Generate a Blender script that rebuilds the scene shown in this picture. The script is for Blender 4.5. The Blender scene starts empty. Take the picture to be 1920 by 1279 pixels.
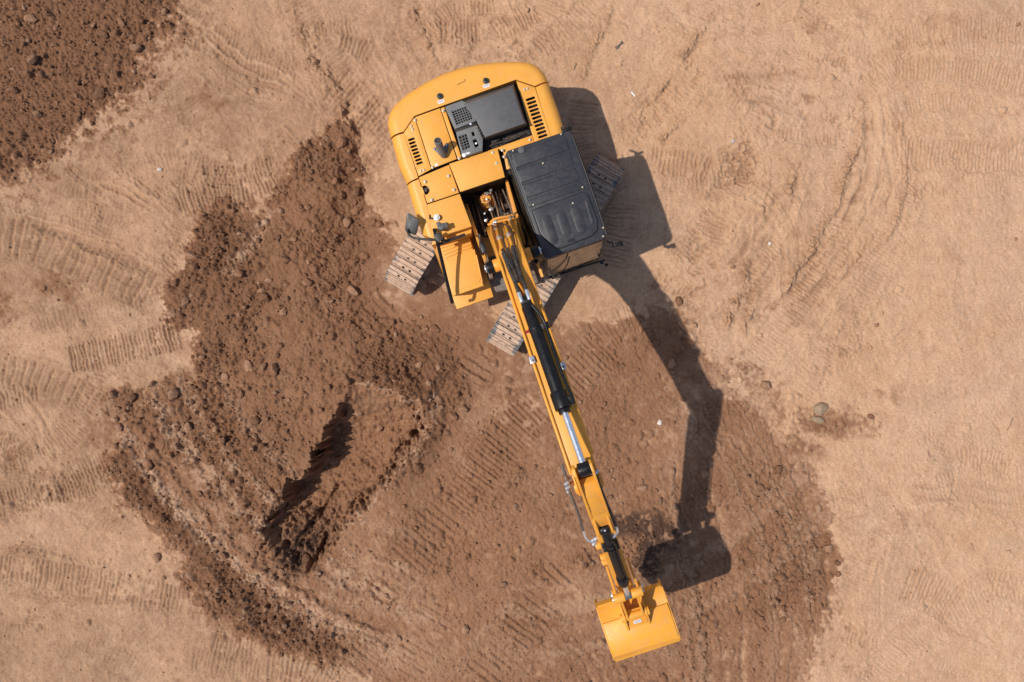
import bpy, bmesh, math, random
import numpy as np
from mathutils import Vector, Matrix
random.seed(7)
R = math.radians
scene = bpy.context.scene
COL = scene.collection

# ------------------------------------------------------------------ camera, sky, sun, exposure
HC = 15.4            # flying height of the camera in metres
PP = 96.95           # ground scale of the image grid (pixels per metre at ground level)
CX, CY = 960.0, 639.5
cam_d = bpy.data.cameras.new('camera'); cam = bpy.data.objects.new('camera', cam_d); COL.objects.link(cam)
cam.location = (0, 0, HC); cam.rotation_euler = (0, 0, 0)
cam_d.sensor_width = 36; cam_d.lens = 36 * PP * HC / 1920.0
cam_d.clip_end = 4000
scene.camera = cam
world = bpy.data.worlds.new('World'); scene.world = world; world.use_nodes = True
wn = world.node_tree.nodes; wl = world.node_tree.links
SUN = Vector((0.554, 0.106, -1.0)).normalized()
elev = math.asin(-SUN.z); azi = math.atan2(-SUN.x, -SUN.y)
sky = wn.new('ShaderNodeTexSky'); sky.sky_type = 'NISHITA'; sky.sun_disc = False
sky.sun_elevation = elev; sky.sun_rotation = azi % (2 * math.pi)
wl.new(sky.outputs[0], wn['Background'].inputs[0]); wn['Background'].inputs[1].default_value = 0.135
sun_d = bpy.data.lights.new('sun', 'SUN'); sun = bpy.data.objects.new('sun', sun_d); COL.objects.link(sun)
sun_d.energy = 4.15; sun_d.angle = R(0.6); sun_d.color = (1.0, 0.955, 0.88)
sun.rotation_euler = SUN.to_track_quat('-Z', 'Y').to_euler(); sun.location = (-8, -2, 14)
vs = scene.view_settings
vs.view_transform = 'Standard'; vs.look = 'None'; vs.exposure = 0.0; vs.gamma = 1.0; vs.use_curve_mapping = False

# ------------------------------------------------------------------ materials
def new_mat(name):
    m = bpy.data.materials.new(name); m.use_nodes = True
    nt = m.node_tree; return m, nt, nt.nodes, nt.links, nt.nodes['Principled BSDF']
def noise(n, l, vec, scale, detail=6, rough=0.6, dist=0.0):
    t = n.new('ShaderNodeTexNoise'); t.inputs['Scale'].default_value = scale
    t.inputs['Detail'].default_value = detail; t.inputs['Roughness'].default_value = rough
    t.inputs['Distortion'].default_value = dist
    l.new(vec, t.inputs['Vector']); return t.outputs['Fac']
def rng(n, l, src, a, b, c=0.0, d=1.0):
    m = n.new('ShaderNodeMapRange'); m.clamp = True
    for i, v in zip((1, 2, 3, 4), (a, b, c, d)): m.inputs[i].default_value = v
    l.new(src, m.inputs[0]); return m.outputs[0]
def mixc(n, l, fac, a, b, mode='MIX'):
    m = n.new('ShaderNodeMix'); m.data_type = 'RGBA'; m.blend_type = mode
    for sock, v in ((m.inputs[0], fac), (m.inputs[6], a), (m.inputs[7], b)):
        if isinstance(v, (int, float)): sock.default_value = v
        elif isinstance(v, tuple): sock.default_value = (*v, 1)
        else: l.new(v, sock)
    return m.outputs[2]
def math_(n, l, op, a, b=None):
    m = n.new('ShaderNodeMath'); m.operation = op
    for i, v in enumerate((a, b)):
        if v is None: continue
        if isinstance(v, (int, float)): m.inputs[i].default_value = v
        else: l.new(v, m.inputs[i])
    return m.outputs[0]
def bump(n, l, h, strength, dist, bsdf):
    b = n.new('ShaderNodeBump'); b.inputs['Strength'].default_value = strength; b.inputs['Distance'].default_value = dist
    l.new(h, b.inputs['Height']); l.new(b.outputs[0], bsdf.inputs['Normal'])

LIGHT = (0.478, 0.280, 0.160); LIGHT2 = (0.508, 0.314, 0.194); LIGHT3 = (0.385, 0.212, 0.120); SANDB = (0.285, 0.158, 0.090)
MEDIUM = (0.232, 0.111, 0.056); DARK = (0.140, 0.066, 0.034)
def soil_material():
    m, nt, n, l, b = new_mat('soil')
    geo = n.new('ShaderNodeNewGeometry').outputs['Position']
    at = n.new('ShaderNodeAttribute'); at.attribute_name = 'soil'
    sep = n.new('ShaderNodeSeparateColor'); l.new(at.outputs['Color'], sep.inputs[0])
    n1 = noise(n, l, geo, 0.35, 8, 0.6); n2 = noise(n, l, geo, 3.0, 8, 0.65); n3 = noise(n, l, geo, 28, 5, 0.7); n4 = noise(n, l, geo, 95, 2, 0.6)
    lt = mixc(n, l, rng(n, l, n1, 0.35, 0.65), LIGHT, LIGHT2)
    lt = mixc(n, l, rng(n, l, n2, 0.42, 0.75, 0, 0.75), lt, LIGHT3)
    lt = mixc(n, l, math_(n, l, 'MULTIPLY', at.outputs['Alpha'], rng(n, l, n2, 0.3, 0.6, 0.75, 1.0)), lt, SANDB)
    md = mixc(n, l, rng(n, l, n2, 0.35, 0.7), MEDIUM, (0.275, 0.145, 0.082))
    md = mixc(n, l, rng(n, l, n1, 0.4, 0.62, 0, 0.6), md, (0.195, 0.094, 0.050))
    dk = mixc(n, l, rng(n, l, n2, 0.35, 0.7), DARK, (0.178, 0.087, 0.047))
    # crisp, crumbly transition driven by small noise
    e = math_(n, l, 'ADD', sep.outputs[0], rng(n, l, n3, 0.3, 0.7, -0.11, 0.11))
    e = math_(n, l, 'ADD', e, rng(n, l, n2, 0.3, 0.7, -0.1, 0.1))
    c = mixc(n, l, rng(n, l, e, 0.10, 0.48), lt, md)
    c = mixc(n, l, rng(n, l, e, 0.56, 1.0), c, dk)
    c = mixc(n, l, sep.outputs[1], c, mixc(n, l, 0.25, LIGHT2, (0.54, 0.37, 0.26)))
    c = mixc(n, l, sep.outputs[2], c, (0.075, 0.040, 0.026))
    # grit: grain-scale value variation
    g = rng(n, l, n3, 0.25, 0.75, 0.74, 1.26); g4 = rng(n, l, n4, 0.25, 0.75, 0.84, 1.16)
    c = mixc(n, l, 1.0, c, mixc(n, l, 1.0, g, g4, 'MULTIPLY'), 'MULTIPLY')
    v = n.new('ShaderNodeTexVoronoi'); v.inputs['Scale'].default_value = 17; l.new(geo, v.inputs['Vector'])
    sp = math_(n, l, 'MULTIPLY', rng(n, l, v.outputs['Distance'], 0.10, 0.16, 1, 0), rng(n, l, noise(n, l, v.outputs['Position'], 900, 0), 0.60, 0.64))
    c = mixc(n, l, math_(n, l, 'MULTIPLY', sp, 0.6), c, (0.58, 0.44, 0.34))
    v2 = n.new('ShaderNodeTexVoronoi'); v2.inputs['Scale'].default_value = 11; l.new(geo, v2.inputs['Vector'])
    sp2 = math_(n, l, 'MULTIPLY', rng(n, l, v2.outputs['Distance'], 0.09, 0.17, 1, 0), rng(n, l, noise(n, l, v2.outputs['Position'], 700, 0), 0.60, 0.64))
    c = mixc(n, l, math_(n, l, 'MULTIPLY', sp2, 0.55), c, (0.17, 0.10, 0.07))
    l.new(c, b.inputs['Base Color']); b.inputs['Roughness'].default_value = 0.95; b.inputs['Specular IOR Level'].default_value = 0.12
    hh = math_(n, l, 'ADD', math_(n, l, 'MULTIPLY', n3, 1.0), math_(n, l, 'MULTIPLY', n4, 0.5))
    bump(n, l, hh, 0.55, 0.02, b)
    return m
def stone_material(name, c1, c2):
    m, nt, n, l, b = new_mat(name)
    geo = n.new('ShaderNodeNewGeometry').outputs['Position']
    oi = n.new('ShaderNodeObjectInfo')
    a = noise(n, l, geo, 22, 6, 0.65)
    c = mixc(n, l, rng(n, l, a, 0.35, 0.65), c1, c2)
    c = mixc(n, l, 1.0, c, rng(n, l, oi.outputs['Random'], 0, 1, 0.75, 1.25), 'MULTIPLY')
    l.new(c, b.inputs['Base Color']); b.inputs['Roughness'].default_value = 0.92; b.inputs['Specular IOR Level'].default_value = 0.15
    bump(n, l, noise(n, l, geo, 60, 5, 0.7), 0.6, 0.012, b); return m
DUST = (0.42, 0.27, 0.175)
def paint(name, col, rough=0.42, dust=0.22, var=0.08, dots=False, spec=0.45, metal=0.0, dust_hi=0.72):
    m, nt, n, l, b = new_mat(name)
    tc = n.new('ShaderNodeTexCoord').outputs['Object']
    a = noise(n, l, tc, 2.3, 7, 0.65, 0.4); f = noise(n, l, tc, 30, 4, 0.6); sc = noise(n, l, tc, 9, 8, 0.75, 1.2)
    c = mixc(n, l, rng(n, l, a, 0.3, 0.7), tuple(x * (1 - var) for x in col), tuple(min(1, x * (1 + var)) for x in col))
    d = math_(n, l, 'MULTIPLY', rng(n, l, sc, 0.46, dust_hi), dust)
    c = mixc(n, l, d, c, DUST)
    c = mixc(n, l, 1.0, c, rng(n, l, f, 0.3, 0.7, 0.96, 1.04), 'MULTIPLY')
    l.new(c, b.inputs['Base Color'])
    l.new(math_(n, l, 'ADD', rng(n, l, sc, 0.3, 0.7, rough - 0.06, rough + 0.14), 0.0), b.inputs['Roughness'])
    b.inputs['Specular IOR Level'].default_value = spec; b.inputs['Metallic'].default_value = metal
    if dots:
        sp = n.new('ShaderNodeSeparateXYZ'); l.new(tc, sp.inputs[0])
        K = 2 * math.pi / 0.032
        sx = math_(n, l, 'SINE', math_(n, l, 'MULTIPLY', sp.outputs[0], K)); sy = math_(n, l, 'SINE', math_(n, l, 'MULTIPLY', sp.outputs[1], K))
        h = math_(n, l, 'MULTIPLY', rng(n, l, sx, -0.2, 0.8), rng(n, l, sy, -0.2, 0.8))
        bump(n, l, h, 0.6, 0.003, b)
    else:
        bump(n, l, a, 0.05, 0.01, b)
    return m
YEL = (0.72, 0.315, 0.040)
M = {}
M['soil'] = soil_material()
M['stone'] = stone_material('brown_stone', (0.21, 0.110, 0.062), (0.315, 0.175, 0.103))
M['clod'] = stone_material('earth_clod', (0.15, 0.074, 0.040), (0.24, 0.118, 0.063))
M['grey_stone'] = stone_material('grey_stone', (0.24, 0.165, 0.105), (0.36, 0.25, 0.16))
M['pale_stone'] = stone_material('pale_stone', (0.5, 0.42, 0.36), (0.66, 0.58, 0.52))
M['yellow'] = paint('yellow_paint', YEL, dust=0.22)
M['yellow_step'] = paint('yellow_antislip', YEL, rough=0.5, dust=0.18, dots=True)
M['yellow_arm'] = paint('yellow_arm_paint', (0.72, 0.305, 0.028), rough=0.38, dust=0.30)
M['yellow_bucket'] = paint('yellow_bucket_paint', (0.74, 0.31, 0.024), rough=0.42, dust=0.55, dust_hi=0.78)
M['grey_plastic'] = paint('grey_cover', (0.075, 0.073, 0.074), rough=0.5, dust=0.10)
M['grey_frame'] = paint('grey_hood_frame', (0.13, 0.13, 0.125), rough=0.5, dust=0.18)
M['roof'] = paint('cab_roof_paint', (0.026, 0.026, 0.030), rough=0.36, dust=0.06)
M['black'] = paint('black_paint', (0.0045, 0.0045, 0.005), rough=0.36, dust=0.03, spec=0.3)
M['rubber'] = paint('black_rubber', (0.022, 0.021, 0.02), rough=0.6, dust=0.2)
M['cavity'] = paint('oily_black_steel', (0.012, 0.010, 0.008), rough=0.7, dust=0.25)
M['rail'] = paint('dark_rail_paint', (0.020, 0.020, 0.018), rough=0.45, dust=0.1)
M['steel'] = paint('bright_steel', (0.62, 0.62, 0.63), rough=0.3, dust=0.1, metal=0.75)
M['bolt'] = paint('plated_bolt', (0.50, 0.42, 0.30), rough=0.45, dust=0.2, metal=0.3)
M['chrome'] = paint('chrome_rod', (0.66, 0.69, 0.74), rough=0.26, dust=0.0, metal=0.85)
M['white'] = paint('white_plastic', (0.78, 0.78, 0.76), rough=0.4, dust=0.08)
M['sticker'] = paint('printed_sticker', (0.66, 0.60, 0.56), rough=0.5, dust=0.05)
M['sticker_ink'] = paint('sticker_print', (0.40, 0.34, 0.36), rough=0.5, dust=0.0)
M['orange'] = paint('orange_motor_paint', (0.62, 0.25, 0.03), rough=0.5, dust=0.3)
M['copper'] = paint('brown_oily_steel', (0.16, 0.09, 0.05), rough=0.45, dust=0.3)
M['track_frame'] = paint('dark_track_frame', (0.022, 0.02, 0.02), rough=0.6, dust=0.5)
M['worn'] = paint('dusty_dark_steel', (0.10, 0.08, 0.065), rough=0.6, dust=0.6)
M['red'] = paint('red_cap', (0.35, 0.02, 0.02), rough=0.5, dust=0.0)
M['seat'] = paint('seat_fabric', (0.03, 0.03, 0.033), rough=0.85, dust=0.1)
def shoe_material():
    m, nt, n, l, b = new_mat('dusty_track_steel')
    tc = n.new('ShaderNodeTexCoord').outputs['Object']
    geo = n.new('ShaderNodeNewGeometry').outputs['Position']
    oi = n.new('ShaderNodeObjectInfo').outputs['Random']
    sp = n.new('ShaderNodeSeparateXYZ'); l.new(tc, sp.inputs[0])
    edge = rng(n, l, math_(n, l, 'ABSOLUTE', sp.outputs[0]), 0.17, 0.29, 0.0, 0.20)
    ns = math_(n, l, 'ADD', noise(n, l, geo, 7, 5, 0.7, 0.5), edge)
    ns = math_(n, l, 'ADD', ns, rng(n, l, oi, 0, 1, -0.05, 0.05))
    ns = math_(n, l, 'ADD', ns, rng(n, l, sp.outputs[2], 0.008, 0.028, 0.0, 0.07))
    c = mixc(n, l, rng(n, l, noise(n, l, geo, 14, 6, 0.65), 0.35, 0.65), (0.52, 0.36, 0.25), (0.38, 0.25, 0.17))
    c = mixc(n, l, rng(n, l, ns, 0.66, 0.74), c, (0.13, 0.125, 0.125))
    l.new(c, b.inputs['Base Color']); b.inputs['Roughness'].default_value = 0.7
    bump(n, l, noise(n, l, geo, 40, 4, 0.6), 0.3, 0.006, b); return m
M['shoe'] = shoe_material()
def glass_material():
    m, nt, n, l, b = new_mat('tinted_glass')
    b.inputs['Base Color'].default_value = (0.30, 0.28, 0.22, 1); b.inputs['Roughness'].default_value = 0.04
    b.inputs['Transmission Weight'].default_value = 0.88; b.inputs['IOR'].default_value = 1.45
    geo = n.new('ShaderNodeNewGeometry').outputs['Position']
    l.new(rng(n, l, noise(n, l, geo, 6, 5, 0.7), 0.35, 0.75, 0.02, 0.35), b.inputs['Roughness']); return m
M['glass'] = glass_material()

# ------------------------------------------------------------------ ground relief
STEP = 1.9
gx = np.arange(-120, 2041, STEP); gy = np.arange(-120, 1401, STEP)
GX, GY = np.meshgrid(gx, gy)            # image pixels, y runs down (south)
NY, NX = GX.shape
rs = np.random.RandomState(11)
def fnoise(lo, hi, beta=1.2, seed=0, ax=1.0, ang=0.0):
    """band-limited noise, wavelengths lo..hi in image pixels, stretched by ax along ang"""
    r = np.random.RandomState(seed + 100)
    F = np.fft.rfft2(r.randn(NY, NX))
    fy = np.fft.fftfreq(NY, STEP)[:, None]; fx = np.fft.rfftfreq(NX, STEP)[None, :]
    u = fx * math.cos(ang) + fy * math.sin(ang); v = -fx * math.sin(ang) + fy * math.cos(ang)
    f = np.sqrt((u * ax) ** 2 + v ** 2) + 1e-9
    A = f ** (-beta) * np.exp(-(f * lo) ** 2 * 0.5) * (1 - np.exp(-(f * hi) ** 2 * 2))
    o = np.fft.irfft2(F * A, s=(NY, NX)); return (o - o.mean()) / o.std()
def sstep(x, a, b):
    t = np.clip((x - a) / (b - a), 0, 1); return t * t * (3 - 2 * t)
def inside_dist(poly, X, Y, dd=None):
    """signed distance to polygon, positive inside"""
    P = np.array(poly, float); best = np.full(X.shape, 1e9); ins = np.zeros(X.shape, bool)
    for i in range(len(P)):
        a, b = P[i], P[(i + 1) % len(P)]; d = b - a; L2 = d @ d + 1e-9
        t = np.clip(((X - a[0]) * d[0] + (Y - a[1]) * d[1]) / L2, 0, 1)
        best = np.minimum(best, (X - a[0] - t * d[0]) ** 2 + (Y - a[1] - t * d[1]) ** 2)
        c = ((a[1] > Y) != (b[1] > Y))
        if abs(d[1]) > 1e-9: ins ^= c & (X < d[0] * (Y - a[1]) / d[1] + a[0])
    s = np.sqrt(best); return np.where(ins, s, -s)
def catmull(pts, n=6):
    P = [np.array(p, float) for p in pts]
    if len(P) < 3: return P
    P = [2 * P[0] - P[1]] + P + [2 * P[-1] - P[-2]]; out = []
    for i in range(1, len(P) - 2):
        for k in range(n):
            t = k / n
            out.append(0.5 * ((2 * P[i]) + (-P[i - 1] + P[i + 1]) * t + (2 * P[i - 1] - 5 * P[i] + 4 * P[i + 1] - P[i + 2]) * t * t + (-P[i - 1] + 3 * P[i] - 3 * P[i + 1] + P[i + 2]) * t ** 3))
    out.append(P[-2]); return out
def path_field(pts, pad):
    P = catmull(pts); A = np.array(P)
    x0, y0 = A.min(0) - pad; x1, y1 = A.max(0) + pad
    j0 = max(0, int((x0 + 120) / STEP)); j1 = min(NX, int((x1 + 120) / STEP) + 1)
    i0 = max(0, int((y0 + 120) / STEP)); i1 = min(NY, int((y1 + 120) / STEP) + 1)
    if i1 <= i0 or j1 <= j0: return None
    sl = (slice(i0, i1), slice(j0, j1)); X = GX[sl]; Y = GY[sl]
    best = np.full(X.shape, 1e9); S = np.zeros(X.shape); T = np.zeros(X.shape); s0 = 0.0
    for k in range(len(P) - 1):
        a, b = P[k], P[k + 1]; d = b - a; L = math.hypot(*d)
        if L < 1e-6: continue
        t0 = ((X - a[0]) * d[0] + (Y - a[1]) * d[1]) / (L * L)
        lo = -9 if k == 0 else 0; hi = 9 if k == len(P) - 2 else 1
        t = np.clip(t0, lo, hi)
        q = (X - a[0] - t * d[0]) ** 2 + (Y - a[1] - t * d[1]) ** 2
        w = q < best; best = np.where(w, q, best); S = np.where(w, s0 + t * L, S)
        side = np.sign((X - a[0]) * d[1] - (Y - a[1]) * d[0]); T = np.where(w, side * np.sqrt(q), T); s0 += L
    return sl, S, T, s0
W1 = fnoise(10, 60, 1.0, 1); W2 = fnoise(10, 60, 1.0, 2); W3 = fnoise(40, 260, 1.3, 3)
FINE = fnoise(3.2, 14, 0.5, 4); MID = fnoise(8, 40, 1.0, 5); BIG = fnoise(60, 420, 1.6, 6); LUMP = fnoise(5, 26, 0.8, 7)
_b = np.abs(fnoise(7, 34, 0.9, 71)) + 0.6 * np.abs(fnoise(4, 16, 0.6, 72)); PUFF = (_b - _b.mean()) / _b.std()
WX = GX + 4.5 * W1 + 8 * W3; WY = GY + 4.5 * W2 - 7 * W3
SWX, SWY = 945.0, 428.0      # swing centre
PR = np.hypot(GX - SWX, GY - SWY); PA = np.degrees(np.arctan2(GY - SWY, GX - SWX))   # 90 = straight down

soil_outline = [(585,262),(605,243),(640,238),(660,262),(655,300),(684,340),(705,375),(722,405),(738,450),(742,480),(760,520),(820,540),(880,560),(930,590),(1000,600),(1060,606),(1120,600),(1180,592),(1232,575),(1285,592),(1312,645),(1345,690),(1385,740),(1425,785),(1482,822),(1522,880),(1546,960),(1562,1040),(1566,1100),(1547,1170),(1522,1230),(1500,1300),(1480,1400),(740,1400),(700,1300),(640,1250),(540,1228),(470,1208),(400,1165),(345,1115),(300,1060),(270,1010),(240,960),(215,900),(203,862),(232,800),(190,765),(200,728),(240,722),(275,745),(300,708),(340,700),(372,716),(368,680),(350,650),(318,620),(300,580),(296,540),(330,510),(348,490),(355,450),(375,410),(382,385),(420,372),(450,384),(470,412),(498,384),(520,350),(545,300),(560,275)]
dS = inside_dist(soil_outline, WX, WY)
EDGE = 8 + 9 * sstep(GX, 900, 1400) + 6 * sstep(W3, -0.5, 1.5); mask = sstep((dS + 2.2 * FINE + 3 * MID) / EDGE, -1, 1.2)
heap = [(585,262),(640,238),(660,262),(655,300),(684,340),(690,400),(700,470),(690,540),(720,600),(790,610),(850,650),(868,700),(868,770),(820,820),(700,900),(640,1000),(590,1090),(480,1060),(440,1000),(380,900),(300,840),(240,800),(215,870),(260,980),(330,1090),(420,1170),(540,1215),(640,1230),(640,1190),(520,1120),(440,1060),(330,960),(250,840),(195,740),(300,715),(372,716),(350,650),(300,580),(300,530),(348,490),(355,450),(382,385),(440,382),(470,412),(520,350)]
dH = inside_dist(heap, WX, WY)
D = mask * 0.50                                    # medium compacted brown
D = D + (sstep(dH, -18, 18) * mask) * 0.26
def blob(x, y, rx, ry, ang=0, soft=1.0):
    c, s = math.cos(R(ang)), math.sin(R(ang)); dx, dy = WX - x, WY - y
    u = (dx * c + dy * s) / rx; v = (-dx * s + dy * c) / ry
    return np.clip(1.25 - np.sqrt(u * u + v * v), 0, 1) ** soft
D += mask * 0.22 * blob(770, 690, 110, 90) + mask * 0.16 * blob(370, 620, 90, 110) + mask * 0.2 * blob(420, 470, 70, 80) + mask * 0.15 * blob(620, 320, 60, 90)
D += mask * 0.12 * blob(1500, 1020, 90, 200, 80) + mask * 0.12 * blob(1270, 650, 60, 110, 60)
D -= mask * (0.10 * blob(1000, 560, 150, 70) + 0.17 * blob(740, 560, 70, 60, 40))
# outer arc swept by the bucket: damper crust of dark earth
arcL = np.exp(-((PR - 838 - 10 * W3) / 34) ** 2) * sstep(PA, 108, 122) * (1 - sstep(PA, 146, 158))
D += arcL * 0.30 * mask
arcR = np.exp(-((PR - 850 - 10 * W3) / 40) ** 2) * sstep(PA, 30, 40) * (1 - sstep(PA, 55, 66))
D += arcR * 0.18 * mask
# top-left spread
tl = [(-140,-140),(315,-140),(330,0),(322,40),(296,70),(262,100),(256,128),(268,150),(225,162),(205,196),(178,235),(140,262),(90,282),(40,305),(20,330),(-140,360)]
dT = inside_dist(tl, WX + 12 * W2, WY + 12 * W1)
maskT = sstep(dT + 10 * W3 + 9 * MID + 4 * FINE - 6, -48, 22)
D = np.maximum(D, maskT * 0.86)
side = np.clip(sstep(-dT, 130, 0) * sstep(FINE + 1.1 * MID, 0.5, 2.1), 0, 1) * 0.5
D = np.maximum(D, side)
for (x, y, rx, ry, a, s) in [(95,540,60,32,15,.55),(-5,575,30,60,0,.6),(410,175,45,28,20,.38),(150,288,26,12,-20,.45),(350,305,22,10,10,.3),(1560,795,85,34,8,.62),(1500,840,50,40,40,.5),(1440,760,70,40,40,.35),(1400,700,60,30,50,.35),(1660,745,60,14,-10,.22),(1500,600,20,14,0,.22),(1455,575,22,16,-30,.30),(1500,560,14,10,0,.25),(1490,340,14,8,0,.25),(230,800,70,55,20,.55),(1770,740,90,10,0,.12),(20,860,14,40,20,.25),(30,1030,26,8,-40,.3),(1240,640,50,60,0,.2),(1500,75,60,10,15,.16),(1610,320,24,40,-10,.14),(1480,145,50,8,12,.2),(1410,310,60,10,-5,.12),(1500,195,70,10,3,.15),(1800,480,10,16,0,.35),(1600,380,30,8,0,.12)]:
    D = np.maximum(D, s * blob(x, y, rx, ry, a) * (0.75 + 0.35 * sstep(MID + 0.7*FINE, -1, 1)))
D = D + 0.05 * MID * (D > 0.05) + 0.05 * W3 * mask
# pale dusted streaks inside the brown area
PALE = np.zeros_like(D)
for (x, y, rx, ry, a, s) in [(480,440,14,44,25,.8),(455,485,12,40,30,.7),(640,1082,55,22,12,.55),(600,1150,120,22,25,.40),(700,1130,60,20,20,.4),(720,1230,70,40,10,.45),(650,1060,40,16,0,.5),(880,790,46,24,0,.28),(870,860,40,14,30,.28),(800,1250,60,30,0,.25),(700,940,36,6,-56,.55),(795,790,6,36,15,.35),(1340,720,50,26,35,.4),(1290,820,40,26,60,.35),(1255,880,30,22,80,.2),(1420,900,30,12,60,.22),(900,690,46,24,-10,.20),(430,1000,60,14,45,.38),(360,900,70,10,50,.4),(400,950,60,8,50,.38),(520,1080,80,12,38,.35),(330,800,20,30,0,.3),(1515,1010,8,60,-8,.4),(1500,1200,6,70,-4,.45),(560,1250,60,12,20,.3),(740,520,50,24,30,.25),(1080,620,26,12,40,.3),(1000,900,60,20,50,.13),(1120,700,40,26,0,.15),(590,300,20,30,0,.15),(620,560,40,26,20,.16),(850,560,60,24,0,.16),(1290,758,12,8,20,.6),(950,1210,60,60,40,.2),(1250,1220,60,30,0,.2)]:
    PALE = np.maximum(PALE, s * blob(x, y, rx, ry, a) * sstep(MID + 0.8 * FINE + 0.7, -0.8, 1.6))
# the far right is paler and greyer
PALE = np.maximum(PALE, (1 - mask) * 0.55 * sstep(GX + 120 * W3, 1650, 1950) * sstep(MID, -1.5, 2))
TONE = 0.16 + 0.40 * sstep(GX + 60 * W3, 1050, 250) + 0.10 * sstep(GY + 60 * W3, 500, 1200) * (GX < 1000) + 0.10 * BIG + 0.09 * W3 + 0.07 * MID - 0.22 * sstep(GX, 1000, 1250)
for (x, y, rx, ry, a, s) in [(370,150,130,110,20,.45),(420,250,160,60,15,.28),(190,300,150,50,-25,.42),(100,340,120,40,-20,.3),(480,120,60,70,0,.2),(200,500,220,50,18,.30),(60,560,120,70,0,.38),(30,880,50,90,10,.35),(110,730,160,50,20,.3),(420,440,60,60,0,.35),(560,240,60,60,0,.3),(1480,60,150,22,8,.4),(1500,145,120,18,12,.45),(1520,195,120,16,3,.4),(1450,100,60,30,20,.25),(1620,330,60,90,-10,.35),(1490,330,40,50,0,.4),(1540,540,70,60,-40,.4),(1330,560,110,70,-50,.35),(1400,520,40,110,-15,.4),(1560,650,70,90,0,.25),(1700,740,170,30,-4,.3),(1800,480,60,50,0,.3),(1760,930,120,30,5,.3),(1880,930,60,30,0,.4),(1750,1100,140,60,20,.2),(1650,1010,120,60,0,.15),(1600,1220,80,30,20,.2),(1370,150,70,30,35,.3),(1280,60,50,40,0,.25),(1080,100,60,50,0,.25),(760,90,30,90,-20,.3),(900,40,60,60,0,.2),(700,60,60,30,20,.2),(1800,30,140,40,0,.35),(1880,350,60,60,0,.3)]:
    TONE += s * blob(x, y, rx, ry, a) * (0.6 + 0.4 * sstep(MID + 0.6 * FINE, -1, 1))
TONE += 0.42 * np.exp(-((-dS).clip(0) / 26.0) ** 1.3) * sstep(MID + 0.8 * FINE, -1.6, 1.2) + 0.30 * np.exp(-((-dT).clip(0) / 45.0)) * sstep(MID + 0.8 * FINE, -1.2, 1.4)
TONE = np.clip(TONE, 0, 0.95)
for (r0, w_, a0, a1, s) in [(806,9,106,151,.75),(818,5,108,130,.3),(722,15,124,143,.5),(768,8,108,132,.4),(690,9,100,118,.42),(742,13,97,112,.5),(655,12,108,118,.35),(790,7,97,108,.4),(840,7,98,112,.35),(870,6,96,104,.3)]:
    PALE = np.maximum(PALE, s * np.exp(-((PR + 5 * W1 + 4 * W3 - r0) / w_) ** 2) * sstep(PA, a0, a0 + 5) * (1 - sstep(PA, a1 - 6, a1)) * sstep(MID + FINE, -1.4, 1.0) * mask)
for (p, w_, s) in [([(1455,905),(1490,975),(1508,1040),(1522,1130)],5,.4),([(1508,900),(1525,950),(1545,990)],5,.45),([(1440,1080),(1478,1160),(1500,1279)],7,.45),([(1280,1100),(1300,1190),(1310,1290)],5,.28),([(1360,960),(1400,1080),(1420,1260)],5,.2),([(600,880),(640,900)],3,.0),([(795,760),(800,800),(785,850)],4,.45),([(700,940),(680,965),(668,985)],4,.8),([(590,1028),(596,1010),(602,1000)],2.5,.6),([(1395,1000),(1375,960),(1350,930)],5,.25),([(860,1250),(900,1190),(960,1130)],9,.3),([(980,1270),(1040,1190),(1080,1150)],8,.25),([(1030,700),(1080,650),(1120,620)],8,.2)]:
    f = None
    A_pts = [np.array(q, float) for q in p]
    best = np.full(D.shape, 1e9)
    for a_, b_ in zip(A_pts[:-1], A_pts[1:]):
        d_ = b_ - a_; t_ = np.clip(((WX - a_[0]) * d_[0] + (WY - a_[1]) * d_[1]) / (d_ @ d_), 0, 1)
        best = np.minimum(best, np.hypot(WX - a_[0] - t_ * d_[0], WY - a_[1] - t_ * d_[1]))
    PALE = np.maximum(PALE, s * np.exp(-(best / w_) ** 2) * sstep(MID + FINE, -1.4, 1.0))
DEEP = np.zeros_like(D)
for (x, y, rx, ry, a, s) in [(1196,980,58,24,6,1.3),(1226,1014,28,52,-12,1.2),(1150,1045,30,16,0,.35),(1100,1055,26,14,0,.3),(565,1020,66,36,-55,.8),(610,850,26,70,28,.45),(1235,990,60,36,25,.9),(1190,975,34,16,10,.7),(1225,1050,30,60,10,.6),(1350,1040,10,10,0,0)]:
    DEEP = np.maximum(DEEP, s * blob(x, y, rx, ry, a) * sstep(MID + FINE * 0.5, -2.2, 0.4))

Hh = 0.030 * BIG + 0.0045 * MID * (1 - mask) + 0.0022 * FINE * (1 - mask)
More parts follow.
